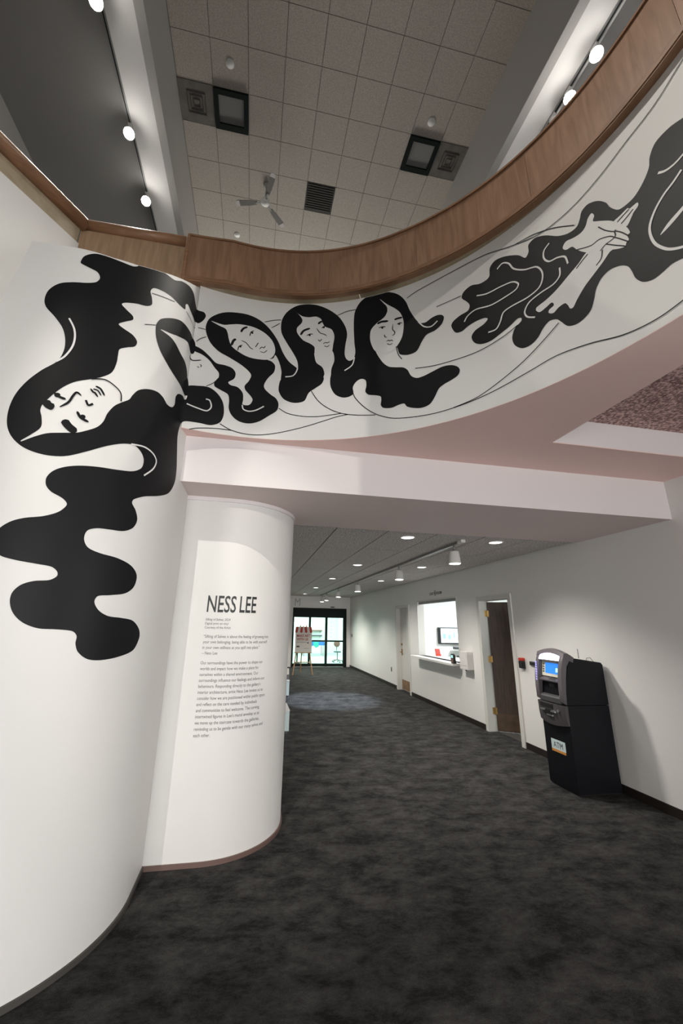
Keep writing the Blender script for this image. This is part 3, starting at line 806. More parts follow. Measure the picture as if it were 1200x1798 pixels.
MURAL_LINES = [
    ('highlight_line', 'print_white', 0.011, [(-0.938,3.548),(-0.901,3.487),(-0.885,3.421),(-0.888,3.348),(-0.915,3.268),(-0.951,3.22)]),
    ('highlight_line', 'print_white', 0.011, [(-0.451,2.826),(-0.353,2.846),(-0.275,2.829),(-0.236,2.787),(-0.254,2.722),(-0.322,2.647)]),
    ('highlight_line', 'print_white', 0.011, [(0.016,3.393),(0.101,3.374),(0.177,3.365),(0.208,3.407),(0.19,3.465),(0.159,3.471)]),
    ('highlight_line', 'print_white', 0.011, [(0.457,3.471),(0.469,3.432),(0.517,3.418),(0.576,3.436),(0.639,3.479)]),
    ('highlight_line', 'print_white', 0.011, [(0.908,3.917),(0.908,3.858),(0.875,3.799),(0.807,3.784)]),
    ('highlight_line', 'print_white', 0.011, [(1.42,3.954),(1.399,3.877),(1.332,3.829)]),
    ('highlight_line', 'print_white', 0.011, [(1.985,4.16),(2.031,4.091),(2.09,4.065),(2.145,4.096)]),
    ('highlight_line', 'print_white', 0.011, [(3.005,4.208),(2.966,4.178),(2.958,4.121),(2.986,4.068),(3.039,4.051),(3.082,4.017),(3.092,3.952)]),
    ('highlight_line', 'print_white', 0.011, [(2.639,4.292),(2.681,4.314),(2.724,4.278),(2.754,4.205),(2.822,4.139),(2.905,4.093),(2.934,4.008),(2.905,3.926),(2.823,3.901),(2.706,3.905),(2.645,3.891),(2.615,3.827),(2.581,3.785),(2.524,3.79)]),
    ('highlight_line', 'print_white', 0.011, [(2.468,4.16),(2.543,4.13),(2.653,4.121),(2.735,4.1),(2.771,4.054),(2.749,4.021),(2.672,4.012),(2.563,4.01),(2.454,4.04),(2.387,4.02),(2.356,3.979)]),
    ('highlight_line', 'print_white', 0.011, [(3.041,3.966),(3.032,3.905),(2.988,3.875),(2.905,3.873),(2.825,3.855),(2.787,3.803),(2.798,3.752),(2.846,3.714)]),
    ('highlight_line', 'print_white', 0.013, [(3.708,3.928),(3.664,3.904),(3.615,3.884),(3.566,3.844),(3.529,3.787),(3.518,3.728),(3.528,3.651),(3.564,3.577),(3.603,3.536),(3.653,3.506),(3.706,3.507)]),
    ('highlight_line', 'print_white', 0.012, [(3.617,4.036),(3.648,4.008),(3.692,3.996),(3.742,4.004),(3.8,4.034)]),
    ('contour_line', 'ink', 0.0065, [(4.076,4.519),(3.98,4.537),(3.839,4.514),(3.681,4.455),(3.518,4.425),(3.341,4.372),(3.154,4.334),(2.962,4.339),(2.765,4.41),(2.552,4.494),(2.272,4.511),(2.0,4.48),(1.897,4.441)]),
    ('contour_line', 'ink', 0.0065, [(3.167,4.193),(3.044,4.301),(2.911,4.375),(2.785,4.403)]),
    ('contour_line', 'ink', 0.0065, [(2.145,4.237),(2.254,4.237),(2.347,4.234)]),
    ('contour_line', 'ink', 0.0065, [(1.942,3.717),(2.081,3.691),(2.248,3.677),(2.44,3.669),(2.626,3.696),(2.73,3.729)]),
    ('contour_line', 'ink', 0.0065, [(2.981,3.575),(2.886,3.516),(2.755,3.44),(2.666,3.398),(2.488,3.325),(2.383,3.293),(2.221,3.274)]),
    ('contour_line', 'ink', 0.0065, [(3.716,3.264),(3.572,3.244),(3.477,3.234),(3.382,3.24),(3.281,3.262),(3.122,3.321),(2.943,3.355),(2.784,3.34),(2.485,3.294),(2.276,3.275),(2.059,3.27),(1.833,3.29),(1.717,3.314),(1.599,3.371),(1.504,3.45),(1.431,3.541),(1.406,3.6)]),
    ('contour_line', 'ink', 0.0065, [(1.042,3.644),(1.109,3.541),(1.21,3.459),(1.309,3.413),(1.431,3.384),(1.599,3.361)]),
    ('contour_line', 'ink', 0.0065, [(0.767,3.471),(0.843,3.425),(0.966,3.4),(1.089,3.394),(1.211,3.404),(1.309,3.413)]),
    ('contour_line', 'ink', 0.0065, [(0.29,3.269),(0.381,3.226),(0.498,3.205),(0.615,3.207),(0.756,3.233),(0.97,3.292),(1.149,3.348),(1.27,3.384),(1.368,3.397)]),
    ('contour_line', 'ink', 0.0065, [(0.059,3.172),(0.113,3.194),(0.2,3.212),(0.289,3.222),(0.39,3.223)]),
    ('contour_line', 'ink', 0.0065, [(1.256,4.422),(1.351,4.458),(1.43,4.462)]),
    ('contour_line', 'ink', 0.0065, [(0.59,4.344),(0.666,4.373),(0.739,4.387)]),
    ('contour_line', 'ink', 0.0065, [(0.656,4.29),(0.695,4.319),(0.73,4.348)]),
    ('contour_line', 'ink', 0.0065, [(0.027,3.996),(0.056,4.034),(0.1,4.067)]),
    ('contour_line', 'ink', 0.0065, [(0.026,4.136),(0.054,4.14),(0.088,4.14)]),
    ('contour_line', 'ink', 0.008, [(-0.754,3.17),(-0.682,3.199),(-0.623,3.185),(-0.575,3.151),(-0.563,3.092)]),
    ('contour_line', 'ink', 0.005, [(-0.489,4.042),(-0.398,4.084),(-0.292,4.132)]),
    ('contour_line', 'ink', 0.005, [(-0.501,3.753),(-0.463,3.779),(-0.42,3.807)]),
    ('contour_line', 'ink', 0.005, [(-0.154,4.162),(-0.091,4.151),(0.002,4.123)]),
    ('contour_line', 'ink', 0.0065, [(1.788,3.978),(1.804,3.895),(1.833,3.84)]),
    ('contour_line', 'ink', 0.0065, [(3.291,4.041),(3.323,3.977),(3.361,3.926),(3.373,3.927)]),
    ('contour_line', 'ink', 0.0065, [(3.152,4.004),(3.234,3.955),(3.282,3.952),(3.336,3.917),(3.36,3.883),(3.382,3.848),(3.415,3.792)]),
    ('contour_line', 'ink', 0.0065, [(3.364,3.926),(3.361,3.886),(3.307,3.885),(3.275,3.871)]),
    ('contour_line', 'ink', 0.0065, [(3.368,3.922),(3.394,3.884),(3.422,3.828)]),
    ('contour_line', 'ink', 0.0065, [(3.308,3.889),(3.356,3.828),(3.398,3.777)]),
    ('contour_line', 'ink', 0.0065, [(3.388,3.967),(3.422,3.977),(3.455,3.984)]),
    ('contour_line', 'ink', 0.0065, [(3.404,3.936),(3.44,3.948),(3.473,3.962)]),
    ('contour_line', 'ink', 0.0065, [(3.132,3.873),(3.175,3.899),(3.208,3.915)]),
    ('contour_line', 'ink', 0.0065, [(3.239,3.796),(3.272,3.818),(3.286,3.867)]),
    ('eyebrow', 'ink', 0.022, [(1.627,4.258),(1.663,4.27),(1.726,4.259)]),
    ('eyebrow', 'ink', 0.02, [(1.78,4.256),(1.815,4.259),(1.85,4.254)]),
    ('eyelid', 'ink', 0.009, [(1.639,4.212),(1.672,4.215),(1.7,4.205)]),
    ('eyelid', 'ink', 0.009, [(1.801,4.2),(1.822,4.206),(1.848,4.198)]),
    ('nose_line', 'ink', 0.008, [(1.766,4.216),(1.762,4.161),(1.78,4.126),(1.773,4.103),(1.755,4.1)]),
    ('nostril', 'ink', 0.008, [(1.689,4.126),(1.693,4.103),(1.708,4.096)]),
    ('lip_line', 'ink', 0.008, [(1.704,4.05),(1.722,4.06),(1.734,4.05),(1.747,4.054),(1.764,4.039)]),
    ('lip_line', 'ink', 0.007, [(1.709,4.031),(1.733,4.013),(1.758,4.019)]),
    ('eyebrow', 'ink', 0.022, [(0.925,4.228),(0.952,4.275),(1.01,4.301)]),
    ('eyebrow', 'ink', 0.02, [(1.084,4.345),(1.101,4.365),(1.12,4.372)]),
    ('eyelid', 'ink', 0.009, [(0.98,4.22),(1.01,4.238),(1.039,4.235)]),
    ('eyelid', 'ink', 0.009, [(1.118,4.296),(1.135,4.315),(1.157,4.317)]),
    ('nose_line', 'ink', 0.008, [(1.069,4.3),(1.104,4.247),(1.143,4.229),(1.166,4.209)]),
    ('nostril', 'ink', 0.008, [(1.09,4.174),(1.103,4.158),(1.121,4.177)]),
    ('lip_line', 'ink', 0.008, [(1.133,4.127),(1.156,4.139),(1.174,4.134),(1.195,4.148)]),
    ('lip_line', 'ink', 0.007, [(1.144,4.106),(1.172,4.094),(1.193,4.11)]),
    ('eyebrow', 'ink', 0.022, [(0.317,4.039),(0.331,4.091),(0.351,4.116)]),
    ('eyebrow', 'ink', 0.02, [(0.388,4.196),(0.406,4.238),(0.442,4.264)]),
    ('eyelid', 'ink', 0.009, [(0.375,3.997),(0.384,4.044),(0.413,4.065)]),
    ('eyelid', 'ink', 0.009, [(0.468,4.171),(0.477,4.214),(0.501,4.234)]),
    ('nose_line', 'ink', 0.008, [(0.397,4.111),(0.442,4.093),(0.483,4.048),(0.509,4.037)]),
    ('nostril', 'ink', 0.008, [(0.526,4.063),(0.534,4.079),(0.548,4.111)]),
    ('lip_line', 'ink', 0.008, [(0.562,4.046),(0.582,4.071),(0.602,4.066),(0.613,4.09)]),
    ('lip_line', 'ink', 0.007, [(0.57,4.024),(0.605,4.017),(0.632,4.047)]),
    ('eyebrow', 'ink', 0.045, [(-0.957,2.947),(-0.936,2.921),(-0.906,2.913)]),
    ('eyebrow', 'ink', 0.045, [(-0.846,2.849),(-0.817,2.816),(-0.773,2.788)]),
    ('eyelid', 'ink', 0.016, [(-0.926,3.01),(-0.891,2.99),(-0.859,2.985)]),
    ('eyelid', 'ink', 0.016, [(-0.79,2.925),(-0.765,2.891),(-0.72,2.876)]),
    ('nose_line', 'ink', 0.013, [(-0.88,2.925),(-0.843,2.969),(-0.827,3.021),(-0.812,3.049),(-0.786,3.036)]),
    ('nostril', 'ink', 0.013, [(-0.758,3.016),(-0.74,2.987),(-0.717,3.006)]),
    ('lip_line', 'ink', 0.012, [(-0.747,3.103),(-0.73,3.086),(-0.719,3.084),(-0.699,3.062)]),
    ('lip_line', 'ink', 0.009, [(-0.733,3.106),(-0.706,3.106),(-0.683,3.079)]),
    ('lip_line', 'ink', 0.012, [(-0.723,3.131),(-0.693,3.124),(-0.664,3.087)]),
    ('nose_line', 'ink', 0.009, [(-0.019,3.838),(0.015,3.804),(0.086,3.829)]),
    ('lip_line', 'ink', 0.006, [(0.079,3.784),(0.091,3.774),(0.085,3.758)]),
    ('nostril', 'ink', 0.006, [(0.058,3.757),(0.076,3.751)]),
    ('contour_line', 'ink', 0.006, [(0.15,3.592),(0.204,3.636),(0.242,3.694)]),
]

def catmull(pts, k, closed=True):
    n = len(pts)
    out = []
    for i in range(n if closed else n - 1):
        if closed:
            p0, p1, p2, p3 = pts[i - 1], pts[i], pts[(i + 1) % n], pts[(i + 2) % n]
        else:
            p0, p1, p2, p3 = pts[max(0, i - 1)], pts[i], pts[i + 1], pts[min(n - 1, i + 2)]
        # centripetal weights keep the turns tidy where the points are uneven
        for j in range(k):
            t = j / k
            q = []
            for a in range(2):
                m1 = (p2[a] - p0[a]) * 0.5
                m2 = (p3[a] - p1[a]) * 0.5
                d1 = math.hypot(p1[0] - p0[0], p1[1] - p0[1]) + 1e-6
                d2 = math.hypot(p2[0] - p1[0], p2[1] - p1[1]) + 1e-6
                d3 = math.hypot(p3[0] - p2[0], p3[1] - p2[1]) + 1e-6
                m1 *= min(1.0, 2 * d2 / (d1 + d2))
                m2 *= min(1.0, 2 * d2 / (d2 + d3))
                h = (2 * t ** 3 - 3 * t * t + 1) * p1[a] + (t ** 3 - 2 * t * t + t) * m1 + (-2 * t ** 3 + 3 * t * t) * p2[a] + (t ** 3 - t * t) * m2
                q.append(h)
            out.append(tuple(q))
    if not closed:
        out.append(pts[-1])
    return out

def wrap_print(bm, layer):
    """lay a flat print made in (u, z) onto the stair wall (u<0) and the balcony band (u>0)"""
    lo = min(v.co.x for v in bm.verts)
    hi = max(v.co.x for v in bm.verts)
    cuts = [0.0] + [k * 0.07 for k in range(int(lo / 0.07) - 1, int(hi / 0.07) + 2) if lo < k * 0.07 < hi]
    for c in cuts:
        bmesh.ops.bisect_plane(bm, geom=bm.verts[:] + bm.edges[:] + bm.faces[:], plane_co=(c, 0, 0), plane_no=(1, 0, 0), dist=1e-6)
    off = 0.0015 + 0.0012 * layer
    side = {}
    for f in bm.faces:
        c = f.calc_center_median()
        for v in f.verts:
            side.setdefault(v, []).append(c.x > 0 and c.y > 3.17)
    bmesh.ops.recalc_face_normals(bm, faces=bm.faces[:])
    if bm.faces and sum(f.normal.z * f.calc_area() for f in bm.faces) < 0:
        bmesh.ops.reverse_faces(bm, faces=bm.faces[:])
    bm.verts.ensure_lookup_table()
    norms = []
    for v in bm.verts:
        u, z = v.co.x, v.co.y
        if any(side.get(v, [u > 0])):
            x, y = on_band(max(u, 0.0), off)
            t = TB - max(u, 0.0) / BR
            norms.append((-math.cos(t), -math.sin(t), 0))
        else:
            x, y = on_stair(u, off)
            t = min(0.0, TM + u / MR)
            norms.append((math.cos(t), math.sin(t), 0))
            z = min(z, top_at(min(u, -0.001)) - 0.004) if u < 0.001 else z
        v.co = (x, y, min(z, Z_BAND - 0.004))
    return norms

mural = thing('wall_mural', 'black and white vinyl mural of flowing-haired figures wrapping the stair wall and balcony', 'mural', (0, 0, 0))
for (nm, m, layer, pts) in MURAL_SHAPES:
    bm = bmesh.new()
    sm = catmull(pts, 5)
    n = len(sm)
    vs, _, fs, _, _, _ = delaunay_2d_cdt([Vector(p) for p in sm], [(i, (i + 1) % n) for i in range(n)], [list(range(n))], 1, 1e-6)
    bv = [bm.verts.new((v.x, v.y, 0)) for v in vs]
    for f in fs:
        bm.faces.new([bv[i] for i in f])
    nn = wrap_print(bm, layer)
    obj(nm, bm, m, mural, normals=nn)
for (nm, m, w, pts) in MURAL_LINES:
    sm = catmull(pts, 6, False)
    bm = bmesh.new()
    n = len(sm)
    L, R = [], []
    for i, p in enumerate(sm):
        a, b = sm[max(0, i - 1)], sm[min(n - 1, i + 1)]
        d = math.hypot(b[0] - a[0], b[1] - a[1]) + 1e-9
        nx, ny = -(b[1] - a[1]) / d, (b[0] - a[0]) / d
        t = i / (n - 1)
        ww = w / 2 * (min(1, 0.35 + 4 * min(t, 1 - t)) if nm in ('eyebrow', 'eyelid', 'nose_line', 'lip_line') else 1)
        L.append(bm.verts.new((p[0] + nx * ww, p[1] + ny * ww, 0)))
        R.append(bm.verts.new((p[0] - nx * ww, p[1] - ny * ww, 0)))
    for i in range(n - 1):
        bm.faces.new((L[i], L[i + 1], R[i + 1], R[i]))
    nn = wrap_print(bm, 2)
    obj(nm, bm, m, mural, normals=nn)

# ================================================================== LETTERING
def text_mesh(body, size, shear=0.0, bold=0.0):
    cu = bpy.data.curves.new('t', 'FONT')
    cu.body = body
    cu.size = size
    cu.shear = shear
    cu.offset = bold
    cu.resolution_u = 3
    ob = bpy.data.objects.new('t', cu)
    COL.objects.link(ob)
    dg = bpy.context.evaluated_depsgraph_get()
    me = bpy.data.meshes.new_from_object(ob.evaluated_get(dg))
    bm = bmesh.new()
    bm.from_mesh(me)
    bpy.data.objects.remove(ob)
    bpy.data.curves.remove(cu)
    bpy.data.meshes.remove(me)
    return bm

def fit(bm, width=None, height=None, xscale=None):
    xs = [v.co.x for v in bm.verts]
    ys = [v.co.y for v in bm.verts]
    kx = width / (max(xs) - min(xs)) if width else (xscale or 1)
    ky = height / (max(ys) - min(ys)) if height else 1
    x0 = min(xs)
    for v in bm.verts:
        v.co.x = (v.co.x - x0) * kx
        v.co.y *= ky
    return bm

def on_column(bm, s0, z0):
    for v in bm.verts:
        s = s0 + v.co.x
        x, y = on_col(s, 0.0016)
        v.co = (x, y, z0 + v.co.y)
    return bm

wt = thing('wall_text', 'black exhibition lettering on the rounded white column below the beam', 'wall text', (0, 0, 0))
obj('title_word', on_column(fit(text_mesh('NESS', 0.2, 0.03, 0.0022), 0.238, 0.140), 0.272, 1.774), 'lettering', wt)
obj('title_word', on_column(fit(text_mesh('LEE', 0.2, 0.03, 0.0022), 0.150, 0.137), 0.541, 1.776), 'lettering', wt)
CAPTION = ['Sifting of Selves, 2024', 'Digital print on vinyl', 'Courtesy of the Artist']
for i, t in enumerate(CAPTION):
    obj('text_line', on_column(fit(text_mesh(t, 0.027, 0.2 if i == 0 else 0.0), xscale=0.86), 0.270, 1.704 - 0.032 * i), 'text_grey', wt)
QUOTE = ['\u201cSifting of Selves is about the feeling of growing into', 'your own belonging, being able to be with yourself', 'in your own stillness as you spill into place.\u201d', '\u2013 Ness Lee']
for i, t in enumerate(QUOTE):
    obj('text_line', on_column(fit(text_mesh(t, 0.034), xscale=0.80), 0.268, 1.567 - 0.0434 * i), 'text_grey', wt)
BODY = ['Our surroundings have the power to shape our', 'worlds and impact how we make a place for', 'ourselves within a shared environment. Our',
        'surroundings influence our feelings and inform our', 'behaviours. Responding directly to the gallery\u2019s', 'interior architecture, artist Ness Lee invites us to',
        'consider how we are positioned within public space', 'and reflect on the care needed by individuals', 'and communities to feel welcome. The curving,',
        'intertwined figures in Lee\u2019s mural envelop us as', 'we move up the staircase towards the galleries,', 'reminding us to be gentle with our many selves and', 'each other.']
for i, t in enumerate(BODY):
    obj('text_line', on_column(fit(text_mesh(t, 0.034), xscale=0.80), 0.267, 1.362 - 0.0439 * i), 'text_grey', wt)

def flat_text(body, size, loc, face, material, name, parent, width=None, height=None, depth=0.0, bold=0.0):
    """lettering on a flat face: '-x' reads towards -y, '-y' reads towards +x"""
    bm = fit(text_mesh(body, size, 0, bold), width, height)
    for v in bm.verts:
        a, b = v.co.x, v.co.y
        v.co = (loc[0], loc[1] - a, loc[2] + b) if face == '-x' else (loc[0] + a, loc[1], loc[2] + b)
    return obj(name, bm, material, parent)

# sign over the ticket window
sg = thing('wall_sign', 'small black letters and symbol on the white wall above the ticket window', 'sign', (XR, 8.62, 2.42))
def rels(o, root):
    o.location = Vector(o.location) - root.location
    return o
rels(flat_text('COAT', 0.1, (XR - 0.002, 8.93, 2.385), '-x', 'lettering', 'letters', sg, 0.24, 0.062, bold=0.004), sg)
rels(flat_text('ROOM', 0.1, (XR - 0.002, 8.56, 2.385), '-x', 'lettering', 'letters', sg, 0.26, 0.062, bold=0.004), sg)
bm = bmesh.new()
for (a, b, c, d) in ((8.655, 8.665, 2.365, 2.475), (8.595, 8.605, 2.365, 2.475), (8.605, 8.655, 2.365, 2.375), (8.605, 8.655, 2.465, 2.475), (8.62, 8.64, 2.39, 2.445)):
    bm_box(bm, XR - 0.004, XR - 0.001, a, b, c, d)
rels(obj('symbol', bm, 'lettering', sg), sg)
# faint raised letter over the sliding doors
es = thing('raised_letter', 'large faint grey raised letter on the end wall above the sliding doors', 'letter', (1.78, Y_END, 2.4))
rels(flat_text('M', 0.4, (1.72, Y_END - 0.004, 2.38), '-y', 'bulkhead_face', 'letter', es, 0.22, 0.30), es)

# ================================================================== WOODEN GUARD OF THE BALCONY
GR = 2.035
def arc_pts(r, t0, t1, n):
    out = []
    for i in range(n + 1):
        t = t0 + (t1 - t0) * i / n
        k = min(1.0, max(0.0, (0.95 - t) / 0.75))
        rr = r + 0.05 * k * k * (3 - 2 * k)      # the opening widens a little towards the entrance
        out.append((BCX + rr * math.cos(t), BCY + rr * math.sin(t)))
    return out
guard = thing('balcony_guard', 'curved oak guard panel running along the top of the white balcony band', 'guard', (0, 0, Z_BAND))
def gp(name, bm, m, auto=40):
    o = obj(name, bm, m, guard, auto=auto)
    o.location = (0, 0, -Z_BAND)
    return o
T_START = 1.70
def guard_path(r, t0, t1, n):
    p = arc_pts(r, t0, t1, n)
    if t1 >= T_START - 1e-6:
        d = GR - r
        p = p + [(-0.60, 2.978 - d), (-0.80, 2.982 - d)]
    return p
seams = [-1.2, -0.55, -0.02, 0.42, 0.86, 1.30, T_START]
for a, b in zip(seams, seams[1:]):
    e = 0.0005
    gp('guard_panel', ribbon(guard_path(GR, a + e, b - (e if b < T_START else 0), 14), Z_BAND + 0.055, 5.085, -0.05), 'oak_upright')
gp('moulding', ribbon(guard_path(GR - 0.016, -1.2, T_START, 70), Z_BAND + 0.012, Z_BAND + 0.052, -0.06), 'oak_rail')
gp('moulding', ribbon(guard_path(GR - 0.010, -1.2, T_START, 70), Z_BAND, Z_BAND + 0.014, -0.05), 'oak_rail')
gp('rail_cap', ribbon(guard_path(GR - 0.012, -1.2, T_START, 70), 5.087, 5.105, -0.075), 'oak_rail')
useams = [-1.2, -0.3, 0.5, 1.12, T_START]
for a, b in zip(useams, useams[1:]):
    gp('underside_board', ribbon(guard_path(GR, a + 0.0015, b - (0.0015 if b < T_START else 0), 20), Z_BAND + 0.001, Z_BAND + 0.020, -0.16), 'oak_tan')
gp('end_post', box(-0.825, -0.795, 2.965, 3.06, Z_BAND - 0.02, 5.10, 0.006), 'oak_rail')

# oak guard of the landing: straight panel behind the mural top, handrail turning along the stair
lg = thing('landing_guard', 'oak panel and thick round handrail turning the corner above the white stair wall', 'guard', (-1.25, 3.05, 4.3))
rels(obj('guard_panel', box(-1.72, -0.826, 3.03, 3.06, 4.3, 5.00), 'oak_light', lg), lg)
rels(obj('handrail', tube([(-1.70, 3.02, 5.04), (-1.2, 3.02, 5.045), (-0.826, 3.02, 5.05)], 0.047, 16), 'oak_rail', lg, smooth=True), lg)
rels(obj('handrail', tube([(gx0 + 0.005, gy0 + 0.01, 5.035), ((gx0 + gx1) / 2, (gy0 + gy1) / 2, 5.035), (gx1, gy1, 5.035)], 0.062, 18), 'oak_rail', lg, smooth=True), lg)
rels(obj('rail_board', ribbon([(gx0 - 0.02, gy0 + 0.0), (gx1 - 0.02, gy1)], 4.817, 4.99, -0.06), 'oak_tan', lg), lg)

# ================================================================== CASH MACHINE
AX, AY = 3.49, 4.25
atm = thing('cash_machine', 'black and grey free-standing cash machine with blue screen against the white wall', 'cash machine', (3.78, 4.46, 0))
def ap(name, bm, m, auto=None, parent=None):
    o = obj(name, bm, m, parent or atm, auto=auto)
    if parent is None:
        o.location = (-3.78, -4.46, 0)
    return o
Y0, Y1 = 4.25, 4.68
# body: lower safe and upper housing as one black shell, side profile in (x, z)
side = [(3.515, 0.02), (3.515, 0.875), (3.53, 1.0), (3.55, 1.15), (3.585, 1.28), (3.625, 1.345), (3.665, 1.372), (4.03, 1.325), (4.05, 1.30), (4.05, 0.02)]
ap('housing', prism([p for p in side if p[1] >= 0.87] + [(4.05, 0.877), (3.515, 0.877)] if False else [(3.515, 0.876)] + side[2:9] + [(4.05, 0.876)], 'y', Y0, Y1), 'navy_black')
ap('safe_cabinet', prism([(3.515, 0.015), (3.515, 0.870), (4.05, 0.870), (4.05, 0.015)], 'y', Y0 + 0.002, Y1 - 0.002), 'navy_black')
ap('plinth', box(3.525, 4.04, Y0 + 0.015, Y1 - 0.015, 0.0, 0.016), 'slot_black')
# curved fascia cheeks
out = [(3.487, 0.65), (3.478, 0.78), (3.470, 0.90), (3.470, 1.02), (3.478, 1.14), (3.495, 1.25), (3.520, 1.345), (3.548, 1.400), (3.575, 1.425)]
inn = [(3.65, 1.40), (3.63, 1.36), (3.565, 1.28), (3.54, 1.15), (3.52, 1.0), (3.514, 0.875), (3.514, 0.65)]
for (a, b) in ((Y0 - 0.004, Y0 + 0.052), (Y1 - 0.052, Y1 + 0.004)):
    bm = prism([p for p in out if p[1] >= 0.878] + inn[:-1], 'y', a, b)
    bmesh.ops.bevel(bm, geom=bm.edges[:], offset=0.004, segments=1, affect='EDGES')
    ap('fascia_cheek', bm, 'grey_plastic', auto=50)
# arched crown
bm = bmesh.new()
n = 14
rows = []
for i in range(n + 1):
    f = i / n
    yy = Y0 - 0.0075 + (Y1 - Y0 + 0.015) * f
    arch = 0.045 * math.sin(PI * f)
    zt = 1.418 + arch
    rows.append([bm.verts.new(p) for p in ((3.532, yy, zt - 0.045), (3.550, yy, zt), (3.600, yy, zt + 0.004), (3.675, yy, zt - 0.040), (3.655, yy, zt - 0.095))])
for A, B in zip(rows, rows[1:]):
    for q in range(5):
        bm.faces.new((A[q], A[(q + 1) % 5], B[(q + 1) % 5], B[q]))
bm.faces.new(rows[0]); bm.faces.new(list(reversed(rows[-1])))
ap('crown', bm, 'grey_plastic', auto=50)
# glowing header panel
bm = bmesh.new()
rows = []
for i in range(n + 1):
    f = i / n
    yy = Y0 + 0.05 + (Y1 - Y0 - 0.10) * f
    top = 1.385 + 0.05 * math.sin(PI * (0.1 + 0.8 * f))
    rows.append((bm.verts.new((3.512, yy, 1.335)), bm.verts.new((3.548, yy, top)), bm.verts.new((3.60, yy, top)), bm.verts.new((3.60, yy, 1.335))))
for A, B in zip(rows, rows[1:]):
    for q in range(4):
        bm.faces.new((A[q], A[(q + 1) % 4], B[(q + 1) % 4], B[q]))
bm.faces.new(rows[0]); bm.faces.new(list(reversed(rows[-1])))
ap('header_panel', bm, 'header_glow')
bm = bmesh.new()
for i in range(8):
    z = 1.09 + 0.028 * i
    xx = 3.474 + 0.012 * max(0, (z - 1.05) / 0.2)
    bm_box(bm, xx - 0.002, xx + 0.004, Y1 - 0.034, Y1 - 0.014, z, z + 0.021)
ap('side_light', bm, 'violet_glow')
# screen
scr = ap('screen_surround', prism([(3.532, 1.150), (3.558, 1.330), (3.60, 1.330), (3.60, 1.150)], 'y', Y0 + 0.052, Y1 - 0.052), 'cream_plastic')
def slant(z):
    return 3.532 + (z - 1.150) * (0.026 / 0.18)
def face_quad(y0, y1, z0, z1, d):
    return prism([(slant(z0) - d, z0), (slant(z1) - d, z1), (slant(z1), z1), (slant(z0), z0)], 'y', y0, y1)
ap('screen', face_quad(Y0 + 0.085, Y1 - 0.115, 1.182, 1.300, 0.002), 'screen_blue')
ap('screen_glare', face_quad(Y0 + 0.10, Y0 + 0.145, 1.205, 1.25, 0.003), 'screen_light')
bm = bmesh.new()
for i in range(4):
    z = 1.19 + 0.027 * i
    bm_box(bm, slant(z) - 0.004, slant(z) + 0.004, Y1 - 0.095, Y1 - 0.075, z, z + 0.014)
ap('soft_keys', bm, 'dark_grey')
ap('screen_hood', box(3.515, 3.60, Y0 + 0.052, Y1 - 0.052, 1.327, 1.338), 'dark_grey')
# keypad ledge, card bay, lower ledge
kl = ap('keypad_ledge', prism([(3.488, 1.098), (3.485, 1.112), (3.56, 1.148), (3.60, 1.148), (3.60, 1.10)], 'y', Y0 + 0.052, Y1 - 0.052), 'grey_plastic')
bm = bmesh.new()
for i in range(4):
    for j in range(4):
        xx = 3.496 + 0.014 * i
        z = 1.112 + (xx - 3.485) * 0.48
        bm_box(bm, xx, xx + 0.009, 4.38 + 0.026 * j, 4.40 + 0.026 * j, z, z + 0.005)
ap('keys', bm, 'dark_grey')
ap('card_bay', box(3.585, 3.60, Y0 + 0.052, Y1 - 0.052, 0.95, 1.10), 'slot_black')
ap('card_reader', box(3.53, 3.60, 4.44, 4.52, 1.03, 1.075, 0.006), 'black_plastic')
ap('lower_ledge', prism([(3.478, 0.880), (3.476, 0.930), (3.49, 0.945), (3.60, 0.985), (3.60, 0.880)], 'y', Y0 + 0.052, Y1 - 0.052), 'dark_grey')
ap('ledge_label', box(3.505, 3.53, 4.315, 4.345, 0.951, 0.962), 'paper')
# lower fascia bulging forward with cash slot
bm = bmesh.new()
rows = []
for i in range(n + 1):
    f = i / n
    yy = Y0 - 0.004 + (Y1 - Y0 + 0.008) * f
    bul = 0.022 * math.sin(PI * f)
    low = 0.668 - 0.028 * math.sin(PI * f)
    rows.append([bm.verts.new(p) for p in ((3.514, yy, low), (3.494 - bul, yy, low), (3.484 - bul, yy, 0.74), (3.478 - bul * 0.6, yy, 0.868), (3.514, yy, 0.872))])
for A, B in zip(rows, rows[1:]):
    for q in range(5):
        bm.faces.new((A[q], A[(q + 1) % 5], B[(q + 1) % 5], B[q]))
bm.faces.new(rows[0]); bm.faces.new(list(reversed(rows[-1])))
ap('lower_fascia', bm, 'fascia_dark', auto=40)
ap('display_strip', box(3.456, 3.48, 4.42, 4.62, 0.812, 0.858, 0.003), 'slot_black')
ap('slot_lip', box(3.443, 3.48, 4.37, 4.61, 0.775, 0.797, 0.006), 'steel')
ap('cash_slot', box(3.440, 3.48, 4.44, 4.53, 0.752, 0.80, 0.006), 'slot_black')
ap('cash_tray', box(3.446, 3.48, 4.42, 4.52, 0.730, 0.748, 0.005), 'steel')
ap('lock', tube([(3.47, 4.335, 0.805), (3.455, 4.335, 0.805)], 0.014, 12), 'steel')
# sticker
st = ap('sticker', box(3.512, 3.5155, 4.362, 4.578, 0.352, 0.478), 'pale_blue')
ap('sticker_band', box(3.511, 3.5157, 4.362, 4.578, 0.352, 0.378), 'orange_print')
o = flat_text('ATM', 0.1, (3.5112, 4.545, 0.395), '-x', 'lettering', 'letters', atm, 0.145, 0.06)
o.location = (-3.78, -4.46, 0)
